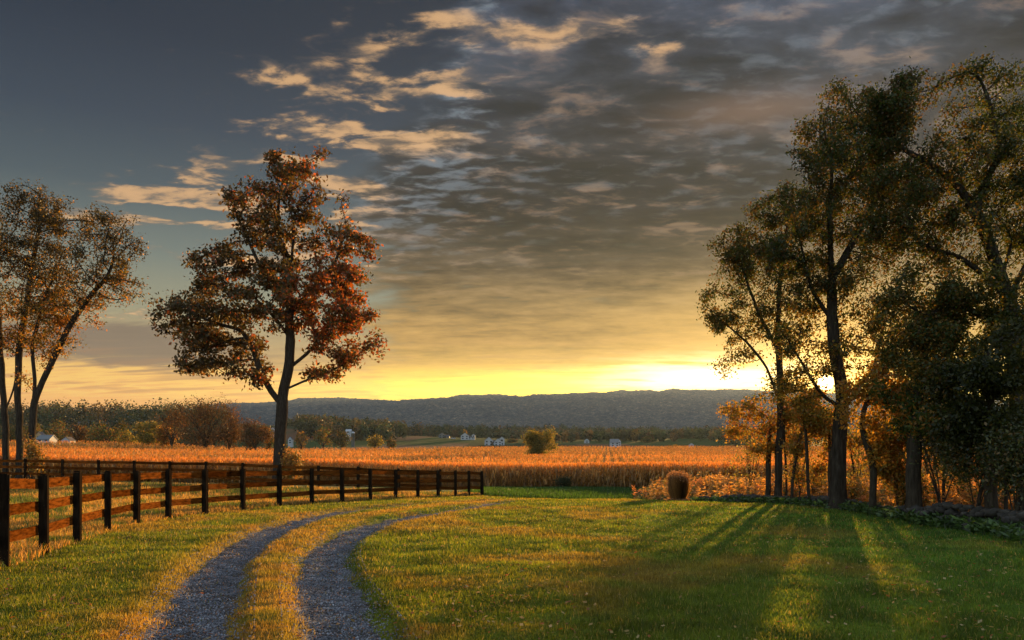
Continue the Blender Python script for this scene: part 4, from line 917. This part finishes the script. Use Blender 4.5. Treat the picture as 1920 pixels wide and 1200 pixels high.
PAL['wood'] = [(.045, .062, .022), (.06, .07, .022), (.10, .075, .025), (.05, .05, .02), (.13, .075, .025), (.035, .05, .02)]
PAL['mid'] = [(.07, .10, .025), (.05, .08, .022), (.13, .12, .03), (.17, .11, .03), (.20, .09, .03)]
Vw, Cw = [], []
def belt(n, px0, px1, Y0, Y1, h0_, h1_, per=70):
    px = rng.uniform(px0, px1, n); Y = rng.uniform(Y0, Y1, n); P = np.stack([(px - 960) / 1500 * Y, Y], -1); h = rng.uniform(h0_, h1_, n)
    v, c = canopy(P, h, h * rng.uniform(.3, .5, n), int(per * 2.2), Y * .0019 + .4, 'wood'); Vw.append(v); Cw.append(c)
belt(420, 520, 2100, 980, 1150, 13, 20); belt(260, 520, 2100, 1300, 1600, 14, 20, 60); belt(170, 560, 760, 640, 860, 9, 15, 90); belt(120, 1030, 1500, 650, 760, 6, 10, 80); belt(180, 1350, 2300, 520, 700, 9, 15, 80)
belt(330, -500, 420, 620, 900, 17, 26, 80); belt(200, -500, 430, 460, 600, 9, 15, 80); belt(90, 930, 1100, 900, 980, 8, 14, 60)
V = np.concatenate(Vw); tag(mesh_np('valley_woods', V, np.arange(len(V)).reshape(-1, 4), MAT['needle'], np.concatenate(Cw)), 'far dim woods between the corn field and the ridge', 'woods', kind='stuff')
print('woods', len(V) // 4)

# ------------------------------------------------------------------ single far trees
def far_tree(px, Y, top, halfw, pal, label, n=1500, ls=None, tone=1.0, group=None, name='tree', low=.0):
    bx = (px - 960) / 1500 * Y; bz = hz(bx, Y); H = EYE - (top - 850) / 1500 * Y - bz; hw = halfw / 1500 * Y
    t = thing(name, (bx, Y, bz), label, 'tree', group); V, F, cnt = [], [], 0
    for i in range(7):
        a = rng.uniform(0, 6.28); e = np.array([math.cos(a) * hw * .7, math.sin(a) * hw * .7, H * rng.uniform(.55, .9)]) if i else np.array([0, 0, H * .8]); fr = np.linspace(0, 1, 6)[:, None]
        P = e * fr; P[:, :2] *= fr ** 1.3; P = P + rng.normal(0, H * .012, P.shape) * fr; an = np.arange(5) / 5 * 6.28; rr = H * .022 * (1 - .85 * fr)
        ring = P[:, None] + np.stack([np.cos(an), np.sin(an), 0 * an], -1)[None] * rr[..., None]; ix = np.arange(30).reshape(6, 5) + cnt
        V.append(ring.reshape(-1, 3)); F.append(np.stack([ix[:-1], np.roll(ix, -1, 1)[:-1], np.roll(ix, -1, 1)[1:], ix[1:]], -1).reshape(-1, 4)); cnt += 30
    mesh_np('trunk', np.concatenate(V), np.concatenate(F), MAT['darkbark'], parent=t)
    k = 26; q = rng.normal(0, 1, (k, 3)); q /= np.linalg.norm(q, axis=1)[:, None]; q *= (rng.random(k) ** .35)[:, None]; c_ = q * np.array([hw * .78, hw * .78, H * (.5 - low / 2) * .78]) + np.array([0, 0, H * (.53 + low / 2)])
    wv = rng.uniform(.35, 1, k); n_ = int(n); c0 = c_[rng.choice(k, n_, p=wv / wv.sum())] + rng.normal(0, 1, (n_, 3)) * np.array([hw * .15, hw * .15, H * .075]); c0 = c0[c0[:, 2] > .1]
    pl = np.array(PAL[pal]); Vl, Cl = leaf_quads(c0, np.full(len(c0), ls or Y * .0016 + .12), pl[rng.integers(0, len(pl), len(c0))] * rng.uniform(.6, 1.4, (len(c0), 1)) * tone, wide=.7)
    mesh_np('crown', Vl, np.arange(len(Vl)).reshape(-1, 4), MAT['leaf'], Cl, parent=t); return t
PAL['ygreen'] = [(.26, .20, .035), (.15, .15, .03), (.10, .12, .025), (.3, .2, .04)]
PAL['brown'] = [(.10, .048, .016), (.07, .042, .015), (.15, .075, .02), (.045, .038, .016)]
far_tree(1012, 205, 802, 36, 'ygreen', 'round bushy yellow green tree alone in the corn field', 9000, .36)
far_tree(385, 230, 736, 78, 'brown', 'broad brown tree with bare twigs, tallest at the field margin left of the oak', 10000, .38)
far_tree(322, 232, 757, 36, 'brown', 'half bare brown tree leaning against the broad brown one', 1500, .4)
far_tree(478, 232, 783, 34, 'brown', 'smaller brown tree between the broad brown one and the oak', 5000, .38)
far_tree(430, 236, 768, 30, 'brown', 'brown tree tucked behind the broad one, on its right', 4000, .38)
far_tree(280, 250, 790, 34, 'ygreen', 'green gold tree at the field margin, left of the brown trees', 4200, .5)
far_tree(312, 240, 795, 26, 'gold', 'orange gold tree at the field margin beneath the half bare one', 3200, .5)
far_tree(240, 255, 806, 20, 'ygreen', 'low yellow shrub like tree at the field margin', 1100, .45)
far_tree(145, 330, 791, 24, 'brown', 'round tan tree beside the white gabled roof', 1500, .6)
far_tree(108, 350, 786, 22, 'mid', 'green tree behind the peach coloured gable', 1300, .6)
far_tree(200, 300, 790, 34, 'mid', 'dark green rounded tree right of the tan one', 1700, .6)
far_tree(175, 330, 795, 22, 'mid', 'dark green tree behind the white gabled roof', 1100, .6)
far_tree(225, 310, 786, 26, 'dark', 'darkest green tree on the left field margin', 1400, .6)
far_tree(60, 330, 788, 26, 'mid', 'green tree seen between the left trunks', 1300, .6)
far_tree(20, 330, 790, 26, 'mid', 'green tree behind the leftmost trunks', 1300, .6)
far_tree(565, 420, 808, 12, 'gold', 'small golden tree right of the oak trunk', 900, .7)
far_tree(606, 440, 800, 22, 'mid', 'dark green tree next to the small golden one', 1300, .8)
far_tree(640, 440, 806, 20, 'wood', 'brownish green tree left of the grey silo', 1200, .8)
far_tree(703, 430, 809, 17, 'ygreen', 'yellow green tree right of the grey silo', 1200, .75)
far_tree(733, 430, 822, 10, 'mid', 'small dark tree on the slope right of the yellow green one', 700, .7)
far_tree(505, 240, 800, 16, 'mid', 'low green tree seen left of the oak trunk', 1000, .45)
far_tree(872, 800, 803, 5, 'orange', 'small bright red tree behind the middle white house', 500, 1.1)
far_tree(1215, 640, 818, 16, 'mid', 'olive tree right of the small white farmhouse', 900, .9)
far_tree(1262, 520, 833, 12, 'ygreen', 'low yellow bush like tree left of the small grey roof', 700, .8)
far_tree(960, 640, 822, 12, 'mid', 'small olive tree right of the largest white house', 800, .9)

# ------------------------------------------------------------------ houses across the valley
def house(px, Y, base_py, w_px, h_px, label, wall='siding', roof='roof', rot=0.0, wing=None, name='house', gable=True, rh=.45, win=3, storeys=2, chim=False):
    """w_px: front width, h_px: height to the eaves, both as surveyed; the gable faces the viewer when gable is True"""
    k = Y / 1500; bx = (px - 960) * k; bz = min(EYE - (base_py - 850) * k, hz(bx, Y) + 1.5) if False else EYE - (base_py - 850) * k
    w, e = w_px * k, h_px * k; dp = w * 1.1
    t = thing(name, (bx, Y, bz), label, 'house' if name == 'house' else name, None, rot)
    def block(x0, w_, dp_, e_, rh_, gab, y0=0):
        hw, hd = w_ / 2, dp_ / 2; r_ = e_ + w_ * rh_ if gab else e_ + dp_ * rh_ * .6
        m = MB(); b = -14
        pts = [(x0 - hw, y0 - hd, b), (x0 + hw, y0 - hd, b), (x0 + hw, y0 + hd, b), (x0 - hw, y0 + hd, b), (x0 - hw, y0 - hd, e_), (x0 + hw, y0 - hd, e_), (x0 + hw, y0 + hd, e_), (x0 - hw, y0 + hd, e_)]
        fs = [(0, 1, 5, 4), (1, 2, 6, 5), (2, 3, 7, 6), (3, 0, 4, 7)]
        if gab: pts += [(x0, y0 - hd, r_), (x0, y0 + hd, r_)]; fs += [(4, 5, 8), (6, 7, 9)]
        else: pts += [(x0 - hw, y0, r_), (x0 + hw, y0, r_)]; fs += [(5, 6, 9), (7, 4, 8)]
        m.poly(pts, fs); m.build('wall', MAT[wall], t)
        m = MB(); o, th = w_ * .05, w_ * .03
        if gab:
            for s in (-1, 1):
                sl = w_ * rh_ / hw
                a = [(x0, y0 - hd - o, r_ + .02), (x0 + s * (hw + o), y0 - hd - o, e_ - o * sl + .02), (x0 + s * (hw + o), y0 + hd + o, e_ - o * sl + .02), (x0, y0 + hd + o, r_ + .02)]
                m.poly(a + [(p[0], p[1], p[2] + th) for p in a], [(0, 1, 2, 3), (4, 5, 6, 7), (0, 1, 5, 4), (1, 2, 6, 5), (2, 3, 7, 6), (3, 0, 4, 7)])
        else:
            for s in (-1, 1):
                sl = (r_ - e_) / hd
                a = [(x0 - hw - o, y0, r_ + .02), (x0 - hw - o, y0 + s * (hd + o), e_ - o * sl + .02), (x0 + hw + o, y0 + s * (hd + o), e_ - o * sl + .02), (x0 + hw + o, y0, r_ + .02)]
                m.poly(a + [(p[0], p[1], p[2] + th) for p in a], [(0, 1, 2, 3), (4, 5, 6, 7), (0, 1, 5, 4), (1, 2, 6, 5), (2, 3, 7, 6), (3, 0, 4, 7)])
        rf = m.build('roof', MAT[roof], t)
        nw = max(1, min(win, int(w_ / 2.4)))
        for st in range(storeys):
            for i in range(nw):
                wx = x0 - hw + w_ * (i + .5) / nw; wz = e_ * (st + .55) / storeys; m = MB()
                m.quad_box(np.array([wx, y0 - hd - .02, wz]), (w_ / nw * .2, .05, e_ / storeys * .26)); m.build('window', MAT['glass'], t)
        return rf
    rf = block(0, w, dp, e, rh, gable)
    if chim: m = MB(); m.quad_box(np.array([w * .3, 0, e + w * .35]), (.5, .5, 1.6)); m.build('chimney', MAT['stone'], rf)
    for wg in (wing or []): block(wg[0] * k, wg[1] * k, dp * wg[4] if len(wg) > 4 else dp, wg[2] * k, rh, wg[3], -dp * .1)
    return t
house(917, 600, 836, 16, 10, 'largest white house, three gabled, at the corn edge', wing=[(17, 14, 8, True, .9), (9, 10, 7, False, .8), (24, 10, 13, True, .8)], rh=.42)
house(872, 680, 824, 15, 7, 'white house with a broad front gable and a small end wing, on the slope', wing=[(12, 12, 4, False, .7), (16, 6, 8, True, .6)], rh=.35)
house(829, 720, 822, 12, 6, 'dim stone grey house behind a tree, left of the two white ones', wall='tin', wing=[(9, 10, 4, False, .8)], rh=.35)
house(1100, 640, 831, 9, 5, 'small dark roofed white cottage half hidden in trees', gable=True, rh=.4)
house(1152, 560, 837, 16, 7, 'small white farmhouse with dark front at the corn edge, centre right', gable=False, rh=.6, wing=[(9, 5, 9, True, .6)], roof='tin')
house(1296, 540, 838, 8, 4, 'little grey roofed house just showing above the corn, left of the tree clump', gable=True, rh=.35, roof='tin')
house(545, 560, 832, 8, 8, 'narrow white gabled house right beside the oak trunk', gable=True, rh=.6)
house(512, 620, 812, 8, 7, 'small white gable left of the oak trunk among trees', gable=True, rh=.5)
house(128, 300, 830, 17, 4, 'white gabled roof showing over the corn, left field margin', gable=True, rh=.38)
house(76, 310, 828, 12, 12, 'peach coloured gable end behind the left trunks', wall='cream', gable=True, rh=.5, storeys=1)
house(88, 300, 828, 24, 4, 'long low grey roofed shed beside the peach gable', gable=False, rh=.5, roof='tin', name='shed', storeys=1)
house(1490, 560, 838, 12, 6, 'small pale house glimpsed between sapling stems behind the corn', gable=False, rh=.5)
def silo(px, Y, base_py, top_py, w_px):
    k = Y / 1500; r = w_px * k / 2; H = (base_py - top_py) * k; t = thing('silo', ((px - 960) * k, Y, EYE - (base_py - 850) * k), 'pale grey farm silo with a domed cap among trees', 'silo')
    def lathe(pr, nm, mt):
        an = np.arange(16) / 16 * 6.2832; V = np.array([[(q[0] * math.cos(a), q[0] * math.sin(a), q[1]) for a in an] for q in pr]); n = len(pr); ix = np.arange(n * 16).reshape(n, 16)
        mesh_np(nm, V.reshape(-1, 3), np.stack([ix[:-1], np.roll(ix, -1, 1)[:-1], np.roll(ix, -1, 1)[1:], ix[1:]], -1).reshape(-1, 4), MAT[mt], parent=t, smooth=True)
    lathe([(r, -10), (r, H * .78), (r * 1.03, H * .78), (r * 1.03, H * .8), (r, H * .8)], 'body', 'tin'); lathe([(r, H * .8), (r * .9, H * .88), (r * .6, H * .96), (0.01, H)], 'dome', 'siding')
silo(662, 560, 826, 809, 7)
house(654, 640, 812, 10, 3, 'low white barn roof above the silo', gable=False, rh=.6, roof='siding', name='barn', storeys=1)
def car(px, Y, py, label, mat):
    k = Y / 1500; t = thing('parked_car', ((px - 960) * k, Y, EYE - (py - 850) * k), label, 'car', None, .3); m = MB()
    prof = [(-2.1, .35), (-2.1, .8), (-1.5, .92), (-1.0, 1.42), (.6, 1.42), (1.2, .95), (2.1, .8), (2.1, .35)]
    m.poly([(x, -.85, z) for x, z in prof] + [(x, .85, z) for x, z in prof], [tuple(range(8)), tuple(range(15, 7, -1))] + [(i, (i + 1) % 8, 8 + (i + 1) % 8, 8 + i) for i in range(8)]); m.build('body', MAT[mat], t)
    for x in (-1.3, 1.3):
        for y in (-.8, .8):
            m = MB(); pr = [(x + .34 * math.cos(a * .785), z_) for a, z_ in ((q, .34 + .34 * math.sin(q * .785)) for q in range(8))]
            m.poly([(a, y - .1, b) for a, b in pr] + [(a, y + .1, b) for a, b in pr], [tuple(range(8)), tuple(range(15, 7, -1))] + [(i, (i + 1) % 8, 8 + (i + 1) % 8, 8 + i) for i in range(8)]); m.build('wheel', MAT['darkbark'], t)
    m = MB(); m.quad_box(np.array([-.2, 0, 1.18]), (.85, .87, .16)); m.build('window', MAT['glass'], t)
car(850, 690, 823.5, 'white car parked between the grey house and the broad gabled one', 'siding')

# ------------------------------------------------------------------ haze: one box of even air
hm, N, L = new_mat('air'); pv = N.new('ShaderNodeVolumePrincipled'); pv.inputs['Color'].default_value = (.50, .68, 1.0, 1); pv.inputs['Density'].default_value = HAZE
pv.inputs['Anisotropy'].default_value = .45; o = N.new('ShaderNodeOutputMaterial'); L.new(pv.outputs[0], o.inputs['Volume'])
zt = max(o_.dimensions.z for o_ in bpy.data.objects if o_.name == 'hills') + 60; m = MB(); x1 = float(gx[-1]) + 40; y0_, y1 = float(gy[0]) - 40, float(gy[-1]) + 40; zb = float(GZ.min()) - 12
m.quad_box(np.array([0, (y0_ + y1) / 2, (zb + zt) / 2]), (x1, (y1 - y0_) / 2, (zt - zb) / 2)); tag(m.build('haze', hm), kind='stuff')
